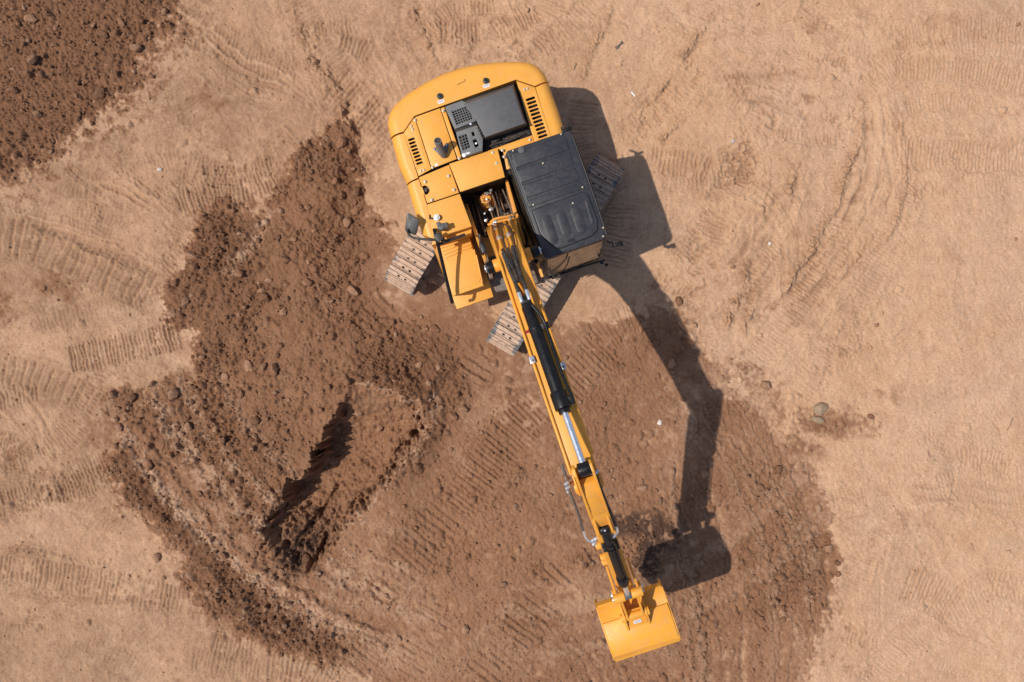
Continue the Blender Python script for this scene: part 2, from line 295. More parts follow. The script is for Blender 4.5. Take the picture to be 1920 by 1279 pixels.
# swell of the loose heap and the crust around the swept ring
loose = np.clip(sstep(D, 0.55, 0.85), 0, 1)
Hh += 0.14 * sstep(dH, -30, 120) * mask
Hh += 0.11 * blob(775, 690, 120, 95) * mask + 0.10 * blob(610, 300, 70, 80) * mask + 0.05 * sstep(dT, -20, 90)
Hh += ((0.005 + 0.007 * loose) * LUMP + (0.004 + 0.009 * loose) * PUFF) * mask * (0.45 + 0.75 * sstep(W3 + 0.5 * BIG, -1.0, 0.9)) + loose * mask * 0.022 * fnoise(22, 90, 1.0, 55) + (0.005 + 0.006 * loose) * FINE * mask + (0.004 + 0.012 * loose) * MID * mask
Hh += maskT * (0.010 * LUMP + 0.012 * PUFF + 0.009 * FINE) + side * 0.01 * LUMP
for (x, y, r_, h_) in [(1187,1040,24,.07),(1198,1012,16,.05),(1175,1010,18,.05),(1105,1040,16,.04),(1122,1052,16,.04),(1090,1060,18,.05)]: Hh += h_ * np.exp(-((WX - x) ** 2 + (WY - y) ** 2) / (2 * (r_ * .6) ** 2)) * (1 + .4 * PUFF)
# ---- light area: sweeping brush-like streaks, ruts, berms, track prints
def n1d(x, seed, oct=3):
    r = np.random.RandomState(seed); o = 0
    for k in range(oct):
        tab = r.randn(512); f = 2.0 ** k; u = x * f; i = np.floor(u).astype(int); t = u - i; t = t * t * (3 - 2 * t)
        o = o + (tab[i % 512] * (1 - t) + tab[(i + 1) % 512] * t) / f ** 0.8
    return o
def streaks(pts, width, amp, scale, seed, skew=0.03):
    global Hh
    f = path_field(pts, width * 0.7)
    if f is None: return
    sl, S, T, L = f
    w = sstep(width / 2 - np.abs(T), 0, width * 0.2) * sstep(S, -10, 25) * (1 - sstep(S, L - 25, L + 10))
    w = w * sstep(W3[sl] + MID[sl] * .4, -1.6, 0.6)
    u_ = n1d((T + W1[sl] * 0.5 + 3.5 * W3[sl] + 0.02 * S) / scale + 50, seed) * (1 + 0.2 * MID[sl].clip(-1, 1))
    Hh[sl] += 1.0 * amp * u_ * w; TONE[sl] = np.clip(TONE[sl] - 0.16 * u_ * w * min(1, amp * 130), 0, .95)
def prints(pts, width, pitch, depth, seed, sink=0.012, skew=0.0, gap=0.35, cover=-0.5, thin=0.30, berm=0.010, flat=0.65):
    depth = depth * 2.1
    """row of bars pressed by crawler plates running along pts"""
    global Hh
    f = path_field(pts, width * 0.5 + 16)
    if f is None: return
    sl, S, T, L = f; r = np.random.RandomState(seed)
    inn = sstep(width / 2 - np.abs(T + 1.5 * W1[sl]), -2, 3) * sstep(S, -4, 4) * (1 - sstep(S, L - 4, L + 4))
    u = (S + skew * T + (0.9 - 0.55 * (thin < 0.25)) * W2[sl]) / pitch; i = np.floor(u).astype(int); fr = u - i
    jit = r.rand(1024)[i % 1024]; amp = 0.55 + 0.75 * r.rand(1024)[i % 1024]
    d = (fr - 0.35 - 0.3 * jit) * pitch
    g = -np.exp(-(d / (pitch * thin * 0.5 + 0.9)) ** 2) + 0.5 * np.exp(-((d - pitch * 0.28) / (pitch * 0.2)) ** 2)
    half = r.rand(1024)[i % 1024] * 0.3
    g = g * sstep(width * (0.5 - half * 0.4) - np.abs(T), 0, 4)
    fade = sstep(MID[sl] * 0.9 + W3[sl] * 0.6, cover - 0.7, cover + 0.5)
    groove_shade = np.exp(-(d / (pitch * thin * 0.4 + 0.8)) ** 2) * inn * fade * amp  # thin shadow lines of the grooves, painted into the soil colour below
    TONE[sl] = np.clip(TONE[sl] + min(0.5, depth * 11) * groove_shade * sstep(width * 0.47 - np.abs(T), 0, 4) + 0.10 * inn * fade * min(1, depth * 30), 0, 0.95); D[sl] += np.where(D[sl] > 0.3, min(0.3, depth * 7) * groove_shade, 0)
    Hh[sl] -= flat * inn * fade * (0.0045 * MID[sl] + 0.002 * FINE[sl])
    Hh[sl] += (depth * g * amp - sink) * inn * fade
    Hh[sl] += berm * np.exp(-((np.abs(T) - width / 2 - 4) / 4.0) ** 2) * sstep(S, 0, 10) * (1 - sstep(S, L - 10, L)) * fade * (0.6 + 0.5 * FINE[sl])
def ridge(pts, w, h, seed, lean=0.0, rough=0.5, dark=0.0):
    global Hh, D
    f = path_field(pts, w * 4 + 10)
    if f is None: return
    sl, S, T, L = f
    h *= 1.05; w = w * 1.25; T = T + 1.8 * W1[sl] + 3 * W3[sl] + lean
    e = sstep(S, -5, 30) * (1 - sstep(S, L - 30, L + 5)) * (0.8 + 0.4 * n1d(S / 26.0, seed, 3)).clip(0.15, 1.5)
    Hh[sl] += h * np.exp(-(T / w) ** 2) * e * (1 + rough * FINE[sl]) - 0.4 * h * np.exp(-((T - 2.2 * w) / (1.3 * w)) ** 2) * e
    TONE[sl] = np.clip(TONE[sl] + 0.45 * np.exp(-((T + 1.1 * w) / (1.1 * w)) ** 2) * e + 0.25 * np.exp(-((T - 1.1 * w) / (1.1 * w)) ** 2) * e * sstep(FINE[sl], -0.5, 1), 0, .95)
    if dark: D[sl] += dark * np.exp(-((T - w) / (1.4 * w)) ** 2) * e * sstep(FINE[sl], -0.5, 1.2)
def step_edge(pts, w, h, seed, reach=60):
    global Hh
    f = path_field(pts, reach + 10)
    if f is None: return
    sl, S, T, L = f; e = sstep(S, -5, 40) * (1 - sstep(S, L - 40, L + 5)); T = T + 3 * W1[sl]
    Hh[sl] += h * sstep(T, -w, w) * sstep(reach - T, 0, reach) * e
sd = 0
for k in range(46):        # broad graded streaks over the pale sand
    sd += 1
    x = rs.uniform(-50, 1950); y = rs.uniform(-50, 1330)
    if x > 1150 and y > 150: a = rs.choice([75, 95, 110, 10, 170]) + rs.uniform(-15, 15)
    elif x > 1150: a = rs.uniform(-10, 30)
    else: a = rs.uniform(0, 180)
    L = rs.uniform(120, 330); b = a + rs.uniform(-30, 30)
    p0 = (x, y); p1 = (x + L / 2 * math.cos(R(a)), y + L / 2 * math.sin(R(a))); p2 = (p1[0] + L / 2 * math.cos(R(b)), p1[1] + L / 2 * math.sin(R(b)))
    streaks([p0, p1, p2], rs.uniform(50, 130), 0.0035, rs.uniform(4, 9), sd)
for (p, w, a, s) in [([(1350,330),(1430,370),(1480,450),(1490,560)],120,.006,6),([(1240,560),(1330,520),(1390,470),(1400,400)],110,.006,7),([(1640,170),(1650,300),(1600,430),(1500,570)],90,.006,6),([(1430,560),(1560,470),(1640,330)],80,.006,7),([(480,20),(540,120),(620,200)],90,.004,5),([(300,230),(420,200),(520,260)],100,.004,5),([(30,1000),(80,900),(60,800),(0,740)],90,.008,6),([(200,330),(330,290),(450,310)],80,.004,5),([(1300,60),(1420,40),(1600,70)],70,.007,9),([(1360,150),(1500,150),(1620,190)],60,.007,9),([(690,60),(760,220)],60,.005,5),([(800,20),(830,140)],30,.007,6),([(1500,950),(1700,930),(1900,960)],100,.004,6),([(1560,1160),(1720,1180),(1900,1250)],90,.003,6),([(640,200),(760,330)],34,.008,5)]:
    sd += 1; streaks(p, w, a, s, sd)
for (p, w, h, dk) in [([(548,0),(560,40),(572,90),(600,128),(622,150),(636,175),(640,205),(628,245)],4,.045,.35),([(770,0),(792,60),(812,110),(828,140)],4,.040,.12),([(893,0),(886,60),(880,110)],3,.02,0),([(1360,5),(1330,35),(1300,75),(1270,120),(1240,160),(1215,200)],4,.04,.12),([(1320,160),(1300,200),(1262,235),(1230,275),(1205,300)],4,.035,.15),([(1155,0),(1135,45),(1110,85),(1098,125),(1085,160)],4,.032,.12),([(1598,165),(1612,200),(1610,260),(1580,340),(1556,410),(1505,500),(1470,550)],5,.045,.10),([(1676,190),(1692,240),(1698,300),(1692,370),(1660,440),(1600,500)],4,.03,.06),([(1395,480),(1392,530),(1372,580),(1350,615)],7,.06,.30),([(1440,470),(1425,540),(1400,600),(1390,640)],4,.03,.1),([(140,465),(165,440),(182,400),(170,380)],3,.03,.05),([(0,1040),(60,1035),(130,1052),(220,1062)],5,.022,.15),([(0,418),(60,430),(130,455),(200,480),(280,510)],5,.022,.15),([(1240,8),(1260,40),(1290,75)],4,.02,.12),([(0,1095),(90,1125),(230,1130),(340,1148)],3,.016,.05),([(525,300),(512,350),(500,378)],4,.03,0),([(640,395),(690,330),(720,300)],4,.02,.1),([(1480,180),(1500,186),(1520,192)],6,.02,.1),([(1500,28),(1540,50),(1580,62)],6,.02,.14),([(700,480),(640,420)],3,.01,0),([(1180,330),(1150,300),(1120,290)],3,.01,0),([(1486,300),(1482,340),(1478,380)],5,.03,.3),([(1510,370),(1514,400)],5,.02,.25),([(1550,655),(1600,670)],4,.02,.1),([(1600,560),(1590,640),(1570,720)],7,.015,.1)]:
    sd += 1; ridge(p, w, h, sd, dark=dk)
sd = 400
# crawler prints: path, width, pitch, depth, cover
P_ = [
 ([(-20,440),(60,452),(140,482),(220,515),(292,552)],84,18,.015,-1.8),
 ([(-20,690),(60,705),(130,730),(185,758)],62,17,.018,-1.5),
 ([(-30,760),(20,745),(70,735)],46,8,.016,-1.2),
 ([(128,675),(200,660),(270,645),(338,625)],66,7.4,.022,-1.8),
 ([(-20,1062),(90,1080),(200,1098),(345,1125)],62,8.5,.014,-1.4),
 ([(-20,950),(40,940),(120,920),(200,890)],58,7,.015,-0.8),
 ([(60,880),(140,930),(210,1000)],58,7,.010,-0.4),
 ([(-10,830),(30,850),(40,900)],60,6.5,.016,-0.8),
 ([(335,388),(400,366),(470,352),(520,330)],56,7.6,.020,-1.6),
 ([(380,318),(450,316),(520,300)],22,7,.018,-1.6),
 ([(505,250),(520,280),(530,330)],50,7,.012,-0.4),
 ([(345,60),(400,70),(450,80)],60,7.2,.010,-0.4),
 ([(475,140),(500,155),(510,170)],34,7,.012,-0.2),
 ([(560,60),(610,55),(660,50)],34,7.4,.014,-0.8),
 ([(628,160),(668,195),(712,232),(746,268)],88,9.5,.018,-1.8),
 ([(640,80),(672,88),(700,100)],42,8,.014,-1.2),
 ([(826,60),(860,60),(900,58)],56,7.2,.016,-1.4),
 ([(930,60),(970,40),(1010,20)],52,7,.016,-1.0),
 ([(930,10),(850,20),(800,60)],36,7,.010,-1.0),
 ([(700,285),(712,330),(735,380)],52,8,.016,-1.2),
 ([(666,290),(690,300),(700,300)],40,7,.014,-1.0),
 ([(1095,190),(1090,240),(1100,300)],60,8.2,.020,-2.0),
 ([(1140,300),(1150,330),(1165,360)],40,8.2,.014,-1.5),
 ([(1165,380),(1160,430),(1140,500)],66,8.2,.018,-1.8),
 ([(1220,300),(1250,305),(1300,310),(1330,320)],60,8.2,.016,-1.4),
 ([(1190,240),(1225,215),(1280,160),(1310,120)],54,8,.010,-0.6),
 ([(1010,95),(1060,60),(1110,10)],50,8,.010,-0.6),
 ([(1290,100),(1340,150),(1400,190)],60,8,.008,-0.2),
 ([(1378,270),(1385,300),(1390,350)],70,7.8,.018,-1.2),
 ([(1460,250),(1520,258),(1590,262)],30,7.2,.012,-1.0),
 ([(1510,100),(1560,110),(1600,120)],24,7,.011,-0.8),
 ([(1672,70),(1760,62),(1850,55),(1940,60)],48,6.6,.010,-1.2),
 ([(1680,125),(1760,130),(1850,140),(1940,160)],54,6.8,.013,-1.4),
 ([(1690,285),(1780,290),(1860,295),(1950,300)],64,7,.011,-1.4),
 ([(1700,200),(1770,190),(1840,195)],40,6.8,.010,-1.0),
 ([(1700,360),(1780,355),(1900,345)],40,7,.006,-0.6),
 ([(1560,100),(1590,140),(1650,130)],50,7,.008,-0.3),
 ([(1580,420),(1560,480),(1500,560)],64,7.4,.010,-0.8),
 ([(1460,450),(1420,500),(1390,560)],44,7.6,.010,-0.8),
 ([(1250,420),(1300,470),(1330,540)],60,8,.010,-0.8),
 ([(1230,520),(1260,540),(1300,560)],40,8,.012,-0.6),
 ([(1690,940),(1720,1000),(1760,1080)],30,7.4,.006,-0.6),
 ([(1700,1090),(1750,1110),(1800,1140)],80,7.4,.014,-1.2),
 ([(1800,860),(1850,862),(1900,870)],50,8,.010,-0.8),
 ([(1850,1090),(1900,1100),(1950,1110)],56,8,.010,-0.8),
 ([(1580,1190),(1610,1195),(1650,1200)],40,8,.010,-0.6),
 ([(1780,930),(1850,940),(1940,930)],50,7.4,.005,-0.6),
 ([(1560,940),(1620,930),(1690,925)],44,7.8,.006,-0.4),
 ([(400,1200),(440,1212),(480,1218)],56,7.8,.014,-1.2),
 ([(360,1235),(440,1250),(520,1260)],50,7.8,.010,-0.8),
 ([(500,1250),(570,1260),(640,1290)],66,9,.018,-1.0),
 # bars in the brown soil behind the crawlers
 ([(735,560),(705,590),(680,622)],64,18,.018,-2.4),
 ([(925,645),(905,672),(880,712)],68,18,.024,-2.2),
 ([(1010,760),(960,812),(905,880),(852,955)],86,9.6,.016,-1.6),
 ([(840,960),(800,1010),(755,1060)],92,14,.012,-0.8),
 ([(755,1060),(700,1130)],84,17,.012,-0.6),
 ([(1062,1075),(1020,1120),(960,1200),(900,1275)],96,15,.013,-.8),([(720,1180),(690,1230),(640,1290)],80,14,.010,-.6),([(830,1130),(790,1200),(740,1290)],80,14,.012,-.6),
 ([(1140,640),(1090,690),(1040,740)],90,10,.016,-1.2),
 ([(1200,600),(1150,620),(1100,660)],80,9,.012,-0.6),
 ([(640,900),(600,960),(570,1010)],0.1,9,.0,-0.6),
 ([(600,470),(560,560),(520,640)],60,18,.006,0.2),
]
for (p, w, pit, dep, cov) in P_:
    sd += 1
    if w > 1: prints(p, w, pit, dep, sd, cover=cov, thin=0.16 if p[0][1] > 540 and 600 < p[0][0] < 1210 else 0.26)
for k in range(70):       # weaker, older prints filling the pale sand
    sd += 1
    x = rs.uniform(-60, 1980); y = rs.uniform(-60, 1330)
    j = min(NX - 1, max(0, int((x + 120) / STEP))); i = min(NY - 1, max(0, int((y + 120) / STEP)))
    if D[i, j] > 0.3: continue
    a = rs.uniform(0, 360); L = rs.uniform(60, 200); b = a + rs.uniform(-40, 40)
    p1 = (x + L / 2 * math.cos(R(a)), y + L / 2 * math.sin(R(a))); p2 = (p1[0] + L / 2 * math.cos(R(b)), p1[1] + L / 2 * math.sin(R(b)))
    prints([(x, y), p1, p2], rs.uniform(34, 64), rs.uniform(6.6, 8.5), rs.uniform(.004, .0085), sd, cover=rs.uniform(-0.3, 0.8), sink=0.004, berm=0.004)
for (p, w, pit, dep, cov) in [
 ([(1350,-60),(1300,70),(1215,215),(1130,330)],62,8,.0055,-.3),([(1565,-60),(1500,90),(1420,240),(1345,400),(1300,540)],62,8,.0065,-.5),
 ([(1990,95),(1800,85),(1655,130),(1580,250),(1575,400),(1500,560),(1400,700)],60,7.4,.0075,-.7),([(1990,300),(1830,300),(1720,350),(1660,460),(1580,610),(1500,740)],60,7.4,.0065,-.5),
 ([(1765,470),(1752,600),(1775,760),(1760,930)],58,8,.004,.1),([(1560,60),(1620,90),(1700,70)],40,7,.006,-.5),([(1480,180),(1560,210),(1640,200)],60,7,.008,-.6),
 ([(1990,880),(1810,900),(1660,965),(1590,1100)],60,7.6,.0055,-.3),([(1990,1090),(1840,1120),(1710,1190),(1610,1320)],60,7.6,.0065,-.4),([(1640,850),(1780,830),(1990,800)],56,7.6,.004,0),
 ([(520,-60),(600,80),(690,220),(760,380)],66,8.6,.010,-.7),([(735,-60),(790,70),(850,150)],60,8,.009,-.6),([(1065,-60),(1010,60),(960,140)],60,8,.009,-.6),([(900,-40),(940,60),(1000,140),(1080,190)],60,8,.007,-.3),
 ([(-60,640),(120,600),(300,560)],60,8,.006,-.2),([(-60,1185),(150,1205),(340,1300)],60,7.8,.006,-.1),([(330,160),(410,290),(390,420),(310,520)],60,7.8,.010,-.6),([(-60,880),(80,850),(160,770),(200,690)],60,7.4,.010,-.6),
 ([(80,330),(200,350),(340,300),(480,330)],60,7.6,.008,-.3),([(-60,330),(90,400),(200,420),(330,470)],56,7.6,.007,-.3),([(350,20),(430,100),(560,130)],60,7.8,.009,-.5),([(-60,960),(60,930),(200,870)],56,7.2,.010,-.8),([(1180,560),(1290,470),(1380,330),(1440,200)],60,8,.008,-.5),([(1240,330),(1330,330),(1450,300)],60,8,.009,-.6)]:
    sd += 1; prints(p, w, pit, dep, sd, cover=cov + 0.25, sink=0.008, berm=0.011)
for (p, w, a_, s_) in [([(1290,560),(1400,460),(1460,330),(1440,200)],150,.010,9),([(1440,620),(1560,500),(1640,350),(1650,200)],130,.010,8),([(1350,30),(1480,50),(1640,30)],60,.012,8),([(1370,110),(1500,130),(1640,170)],70,.012,9),([(1390,170),(1500,200),(1600,210)],60,.012,8),([(1650,200),(1700,330),(1650,480),(1540,640)],70,.008,8),([(120,280),(230,350),(330,400)],110,.010,7),([(300,40),(420,120),(540,180)],110,.008,7),([(190,330),(260,360),(330,420)],60,.012,6),([(20,430),(160,460),(300,520)],120,.008,8),([(400,230),(500,240),(560,270)],60,.010,6),([(640,140),(760,280)],50,.012,6),([(1180,60),(1280,30),(1400,-30)],70,.008,7),([(1690,930),(1800,920),(1930,930)],80,.006,7),([(1590,990),(1700,1010),(1800,1000)],70,.008,7),([(0,1030),(120,1045),(260,1075)],40,.010,7)]:
    sd += 1; streaks(p, w, a_, s_, sd)
# circular streaks scraped by the swinging bucket
ringL = sstep(PR, 560, 660) * (1 - sstep(PR, 885, 930)) * sstep(PA, 96, 112) * (1 - sstep(PA, 150, 162)) * mask
ringR = sstep(PR, 620, 700) * (1 - sstep(PR, 880, 905)) * sstep(PA, 28, 40) * (1 - sstep(PA, 84, 96)) * mask
v = n1d((PR + 3 * W1 + 0.35 * PA) / 13.0 + 10, 901, 4)
Hh += 0.024 * v * ringL + 0.015 * v * ringR
PALE = np.maximum(PALE, 0.55 * sstep(n1d((PR + 5 * W1) / 30.0 + 9, 902, 3) + 0.35 * MID, 0.45, 1.5) * (0.9 * ringL + 0.5 * ringR))
D += 0.14 * sstep(-v, 0.2, 1.5) * (ringL + 0.8 * ringR)
for (p, w_, a_) in [([(1300,1000),(1330,1140),(1340,1300)],190,.010),([(1420,880),(1480,1020),(1500,1170),(1490,1300)],170,.012),([(1150,1270),(1180,1330)],60,.01),([(1330,820),(1400,900),(1450,1000)],110,.008)]:
    f = path_field(p, w_ * .7)
    s_, S, T, L = f; w = sstep(w_ / 2 - np.abs(T), 0, w_ * .25) * mask[s_]; u = n1d((T + 2 * W1[s_] + 3 * W3[s_]) / 9.0 + 77, int(w_) + 5, 3)
    Hh[s_] += a_ * u * w; D[s_] += 0.07 * u * w; PALE[s_] = np.maximum(PALE[s_], 0.22 * sstep(u, 0.9, 2.4) * w)
# ---- the dug hole: steep lip on the left, ramp on the right
lipL = [(655,712),(652,740),(636,762),(612,792),(598,822),(586,862),(562,890),(540,908),(532,936),(516,962),(503,992),(490,1022)]
rimR = [(655,712),(700,714),(752,728),(786,756),(796,796),(784,838),(748,886),(700,940),(660,985),(628,1040),(596,1082),(560,1090),(520,1060),(490,1022)]
poly = lipL + rimR[::-1][1:-1]
def line_dist(pts, X, Y):
    b_ = np.full(X.shape, 1e9); P = np.array(pts, float)
    for a, b in zip(P[:-1], P[1:]):
        d = b - a; t = np.clip(((X - a[0]) * d[0] + (Y - a[1]) * d[1]) / (d @ d), 0, 1)
        b_ = np.minimum(b_, (X - a[0] - t * d[0]) ** 2 + (Y - a[1] - t * d[1]) ** 2)
    return np.sqrt(b_)
sl = (slice(int(780 / STEP), int(1290 / STEP)), slice(int(560 / STEP), int(990 / STEP)))
X = GX[sl] + 5 * W1[sl] + 4 * W3[sl] + 1.6 * FINE[sl]; Y = GY[sl] + 5 * W2[sl] + 1.6 * LUMP[sl]
ins = inside_dist(poly, X, Y); dl = line_dist(lipL, X, Y); dr = line_dist(rimR, X, Y)
along = sstep(GY[sl], 1110, 1000)
dep = (ins > 0) * sstep(dl, 0, 7) * (0.62 * sstep(dr, 0, 34) + 0.38 * sstep(dr, 20, 100)) * (0.55 + 0.45 * sstep(GY[sl], 1020, 900))  * (0.40 + 0.50 * along * sstep(GY[sl], 740, 850)) * sstep(GY[sl], 705, 770)
Hh[sl] -= dep
inn_ = sstep(ins, -2, 8); Hh[sl] -= inn_ * sstep(GY[sl], 980, 930) * 0.7 * ((0.010 * LUMP[sl] + 0.010 * PUFF[sl]) * (0.45 + 0.75 * sstep(W3[sl] + 0.5 * BIG[sl], -1.0, 0.9)) + 0.005 * FINE[sl]); D[sl] = D[sl] * (1 - inn_) + inn_ * (0.55 + 0.05 * MID[sl] + 0.04 * FINE[sl]); PALE[sl] *= (1 - 0.8 * inn_)
PALE[sl] = np.maximum(PALE[sl], 0.5 * np.exp(-((dr - 4) / 5.0) ** 2) * (ins > 0) * (dr < dl) * sstep(FINE[sl] + MID[sl], -1.2, .8) * (GY[sl] < 1000))  # sunlit highlight of the right rim, painted as a thin pale line
D[sl] += 0.30 * np.exp(-((-ins - 22).clip(0) / 26.0) ** 2) * (ins < 0) * (dr < dl) * sstep(GY[sl], 940, 880)
Hh[sl] += 0.05 * np.exp(-(np.abs(ins) / 14.0) ** 2) * (dl < dr)          # heaped lip
Hh[sl] += 0.06 * np.exp(-((-ins - 8).clip(0) / 16.0) ** 2) * (ins < 0) * (dr <= dl) * sstep(GY[sl], 980, 860)
for (p, w, h) in [([(623,915),(604,950),(590,975)],4,-.10),([(600,958),(580,985),(560,1008)],5,-.11),([(570,952),(556,975),(542,994)],5,-.08),([(606,1003),(594,1040),(574,1076)],5,-.14),([(585,990),(560,1030),(545,1060)],4,-.07),([(598,1010),(585,1045)],3,.06),([(540,1010),(525,1040)],6,-.06),([(560,975),(530,1010)],5,.07),([(575,1020),(555,1045)],5,.06),([(612,935),(592,962)],4,.06)]:
    f = path_field(p, 40); s_, S, T, L = f
    Hh[s_] += 1.7 * h * np.exp(-((T + 1.6 * W1[s_] + 1.0 * FINE[s_]) / w) ** 2) * sstep(S, -6, 10) * (1 - sstep(S, L - 10, L + 6))
rough = blob(565, 1015, 75, 50, -55) * 1.0
Hh += rough * 0.022 * LUMP + rough * 0.012 * FINE
# ---- ground under the crawlers is pressed flat
def lev(x, y, rx, ry, a):
    c, s = math.cos(R(a)), math.sin(R(a)); dx, dy = GX - x, GY - y
    return sstep(1 - np.maximum(np.abs(dx * c + dy * s) / rx, np.abs(-dx * s + dy * c) / ry), -0.10, 0.02)
for (x, y) in ((1039, 483.5), (855, 373.7)):
    w = lev(x, y, 205, 36, -59.2); Hh = Hh * (1 - w) + (-0.012) * w
w = blob(945, 430, 260, 260); w = np.clip(w * 3, 0, 1); Hh = Hh * (1 - 0.6 * w)
# ---- crumbs and clods as relief
def clod(x, y, r, h):
    k = int(r * 1.6 / STEP) + 1; j = int(round((x + 120) / STEP)); i = int(round((y + 120) / STEP))
    if i - k < 0 or j - k < 0 or i + k + 1 > NY or j + k + 1 > NX: return
    s_ = (slice(i - k, i + k + 1), slice(j - k, j + k + 1))
    dx = GX[s_] - x; dy = GY[s_] - y; q = np.full(dx.shape, -9.0); t0 = rs.uniform(0, 6.28)
    for m in range(5):
        th = t0 + m * 1.2566 + rs.uniform(-.35, .35); q = np.maximum(q, (dx * math.cos(th) + dy * math.sin(th)) / (r * rs.uniform(0.7, 1.05)))
    tilt = (dx * math.cos(t0) + dy * math.sin(t0)) / r * 0.3
    b_ = h * np.clip((1 - q) * 1.7, 0, 1) * (0.85 + tilt)
    Hh[s_] = np.where(q < 1, np.maximum(Hh[s_], Hh[i, j] + b_ - 0.002), Hh[s_])
    Hh[s_] -= 0.25 * h * np.exp(-((q - 1.15) / 0.25) ** 2)
dens = np.clip(D, 0, 1) ** 2
dens[sl] *= 1 - 0.75 * inn_ * sstep(GY[sl], 1000, 940)
cnt = 0
for k in range(26000):
    x = rs.uniform(-110, 2030); y = rs.uniform(-110, 1390)
    i = int((y + 120) / STEP); j = int((x + 120) / STEP)
    if rs.rand() > dens[i, j] * 1.1 + 0.02: continue
    r = 1.9 + rs.pareto(2.1) * 1.7
    clod(x, y, min(r, 9), min(r, 9) / PP * rs.uniform(0.4, 0.8)); cnt += 1
for (p, n_, sp_) in [([(560,40),(572,90),(600,128),(622,150)],120,9),([(600,128),(636,175),(640,205),(628,245)],160,12),([(780,30),(800,90)],40,5),([(1486,300),(1478,380)],50,8),([(1215,200),(1140,330)],50,8),([(1600,200),(1580,340)],40,6),([(330,120),(520,150)],120,40),([(20,300),(60,330)],60,14),([(1570,720),(1600,600)],90,12),([(1440,760),(1560,820)],160,26),([(1560,790),(1660,800)],90,16),([(1285,590),(1380,735)],170,14),([(1390,740),(1560,1180)],260,16)]:
    for k in range(n_):
        t = rs.rand() * (len(p) - 1); i_ = int(t); t -= i_; x = p[i_][0] * (1 - t) + p[i_ + 1][0] * t + rs.randn() * sp_; y = p[i_][1] * (1 - t) + p[i_ + 1][1] * t + rs.randn() * sp_
        r = min(6, 1.8 + rs.pareto(2.4) * 1.3); clod(x, y, r, r / PP * 0.7)
# flatten towards the outer country
fade = sstep(np.minimum(np.minimum(GX + 120, 2040 - GX), np.minimum(GY + 120, 1400 - GY)), 0, 60)
Hh *= fade
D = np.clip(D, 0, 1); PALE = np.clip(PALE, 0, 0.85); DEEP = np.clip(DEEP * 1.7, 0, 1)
def hgt(px, py):
    i = min(NY - 1, max(0, int(round((py + 120) / STEP)))); j = min(NX - 1, max(0, int(round((px + 120) / STEP))))
    return float(Hh[i, j])
def dval(px, py):
    i = min(NY - 1, max(0, int(round((py + 120) / STEP)))); j = min(NX - 1, max(0, int(round((px + 120) / STEP))))
    return float(D[i, j])
# one sheet: dense grid in image pixels, then rows stretched out to the horizon
ext = np.array([40, 140, 400, 1200, 4000, 14000, 60000.0])
XS = np.concatenate([gx[0] - ext[::-1], gx, gx[-1] + ext]); YS = np.concatenate([gy[0] - ext[::-1], gy, gy[-1] + ext])
e = len(ext)
def padz(A, mode='edge', **k): return np.pad(A, e, mode=mode, **k)
PXs, PYs = np.meshgrid(XS, YS)
HH = np.pad(Hh, e, mode='constant'); nY, nX = PXs.shape
vco = np.empty((nY * nX, 3), np.float32)
vco[:, 0] = ((PXs - CX) / PP).ravel(); vco[:, 1] = (-(PYs - CY) / PP).ravel(); vco[:, 2] = HH.ravel()
idx = np.arange(nY * nX, dtype=np.int32).reshape(nY, nX)
quads = np.stack([idx[:-1, :-1], idx[1:, :-1], idx[1:, 1:], idx[:-1, 1:]], -1).reshape(-1, 4)
me = bpy.data.meshes.new('ground'); me.vertices.add(len(vco)); me.vertices.foreach_set('co', vco.ravel())
me.loops.add(quads.size); me.loops.foreach_set('vertex_index', quads.ravel())
me.polygons.add(len(quads)); me.polygons.foreach_set('loop_start', np.arange(0, quads.size, 4, dtype=np.int32))
me.polygons.foreach_set('loop_total', np.full(len(quads), 4, dtype=np.int32))
me.polygons.foreach_set('use_smooth', np.ones(len(quads), bool)); me.update(calc_edges=True)
def pad0(A, v=0.0):
    return np.pad(A, e, mode='constant', constant_values=v)
ca = me.attributes.new('soil', 'FLOAT_COLOR', 'POINT')
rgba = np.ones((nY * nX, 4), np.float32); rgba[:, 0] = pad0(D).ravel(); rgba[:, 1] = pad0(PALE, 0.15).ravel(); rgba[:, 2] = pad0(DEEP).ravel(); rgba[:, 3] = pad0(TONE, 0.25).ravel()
ca.data.foreach_set('color', rgba.ravel())
me.materials.append(M['soil'])
ground = bpy.data.objects.new('ground', me); COL.objects.link(ground); ground['kind'] = 'structure'

# ------------------------------------------------------------------ object helpers
def link(name, me, mat, parent=None, smooth=None):
    o = bpy.data.objects.new(name, me); COL.objects.link(o)
    if mat is not None and not me.materials: me.materials.append(M[mat] if isinstance(mat, str) else mat)
    if parent is not None: o.parent = parent
    return o
def tag(o, label, cat, group=None):
    o['label'] = label; o['category'] = cat
    if group: o['group'] = group
    return o
def finish(name, bm, mat, parent=None, bev=0.0, smooth_ang=40, seg=2):
    bmesh.ops.recalc_face_normals(bm, faces=bm.faces[:])
    if bev > 0:
        es = [ed for ed in bm.edges if len(ed.link_faces) == 2 and ed.calc_face_angle(0) > R(38)]
        if es: bmesh.ops.bevel(bm, geom=es, offset=bev, segments=seg, profile=0.6, affect='EDGES', clamp_overlap=True)
    for f in bm.faces: f.smooth = True
    for ed in bm.edges:
        ed.smooth = not (len(ed.link_faces) == 2 and ed.calc_face_angle(0) > R(smooth_ang))
    me = bpy.data.meshes.new(name); bm.to_mesh(me); bm.free()
    return link(name, me, mat, parent)
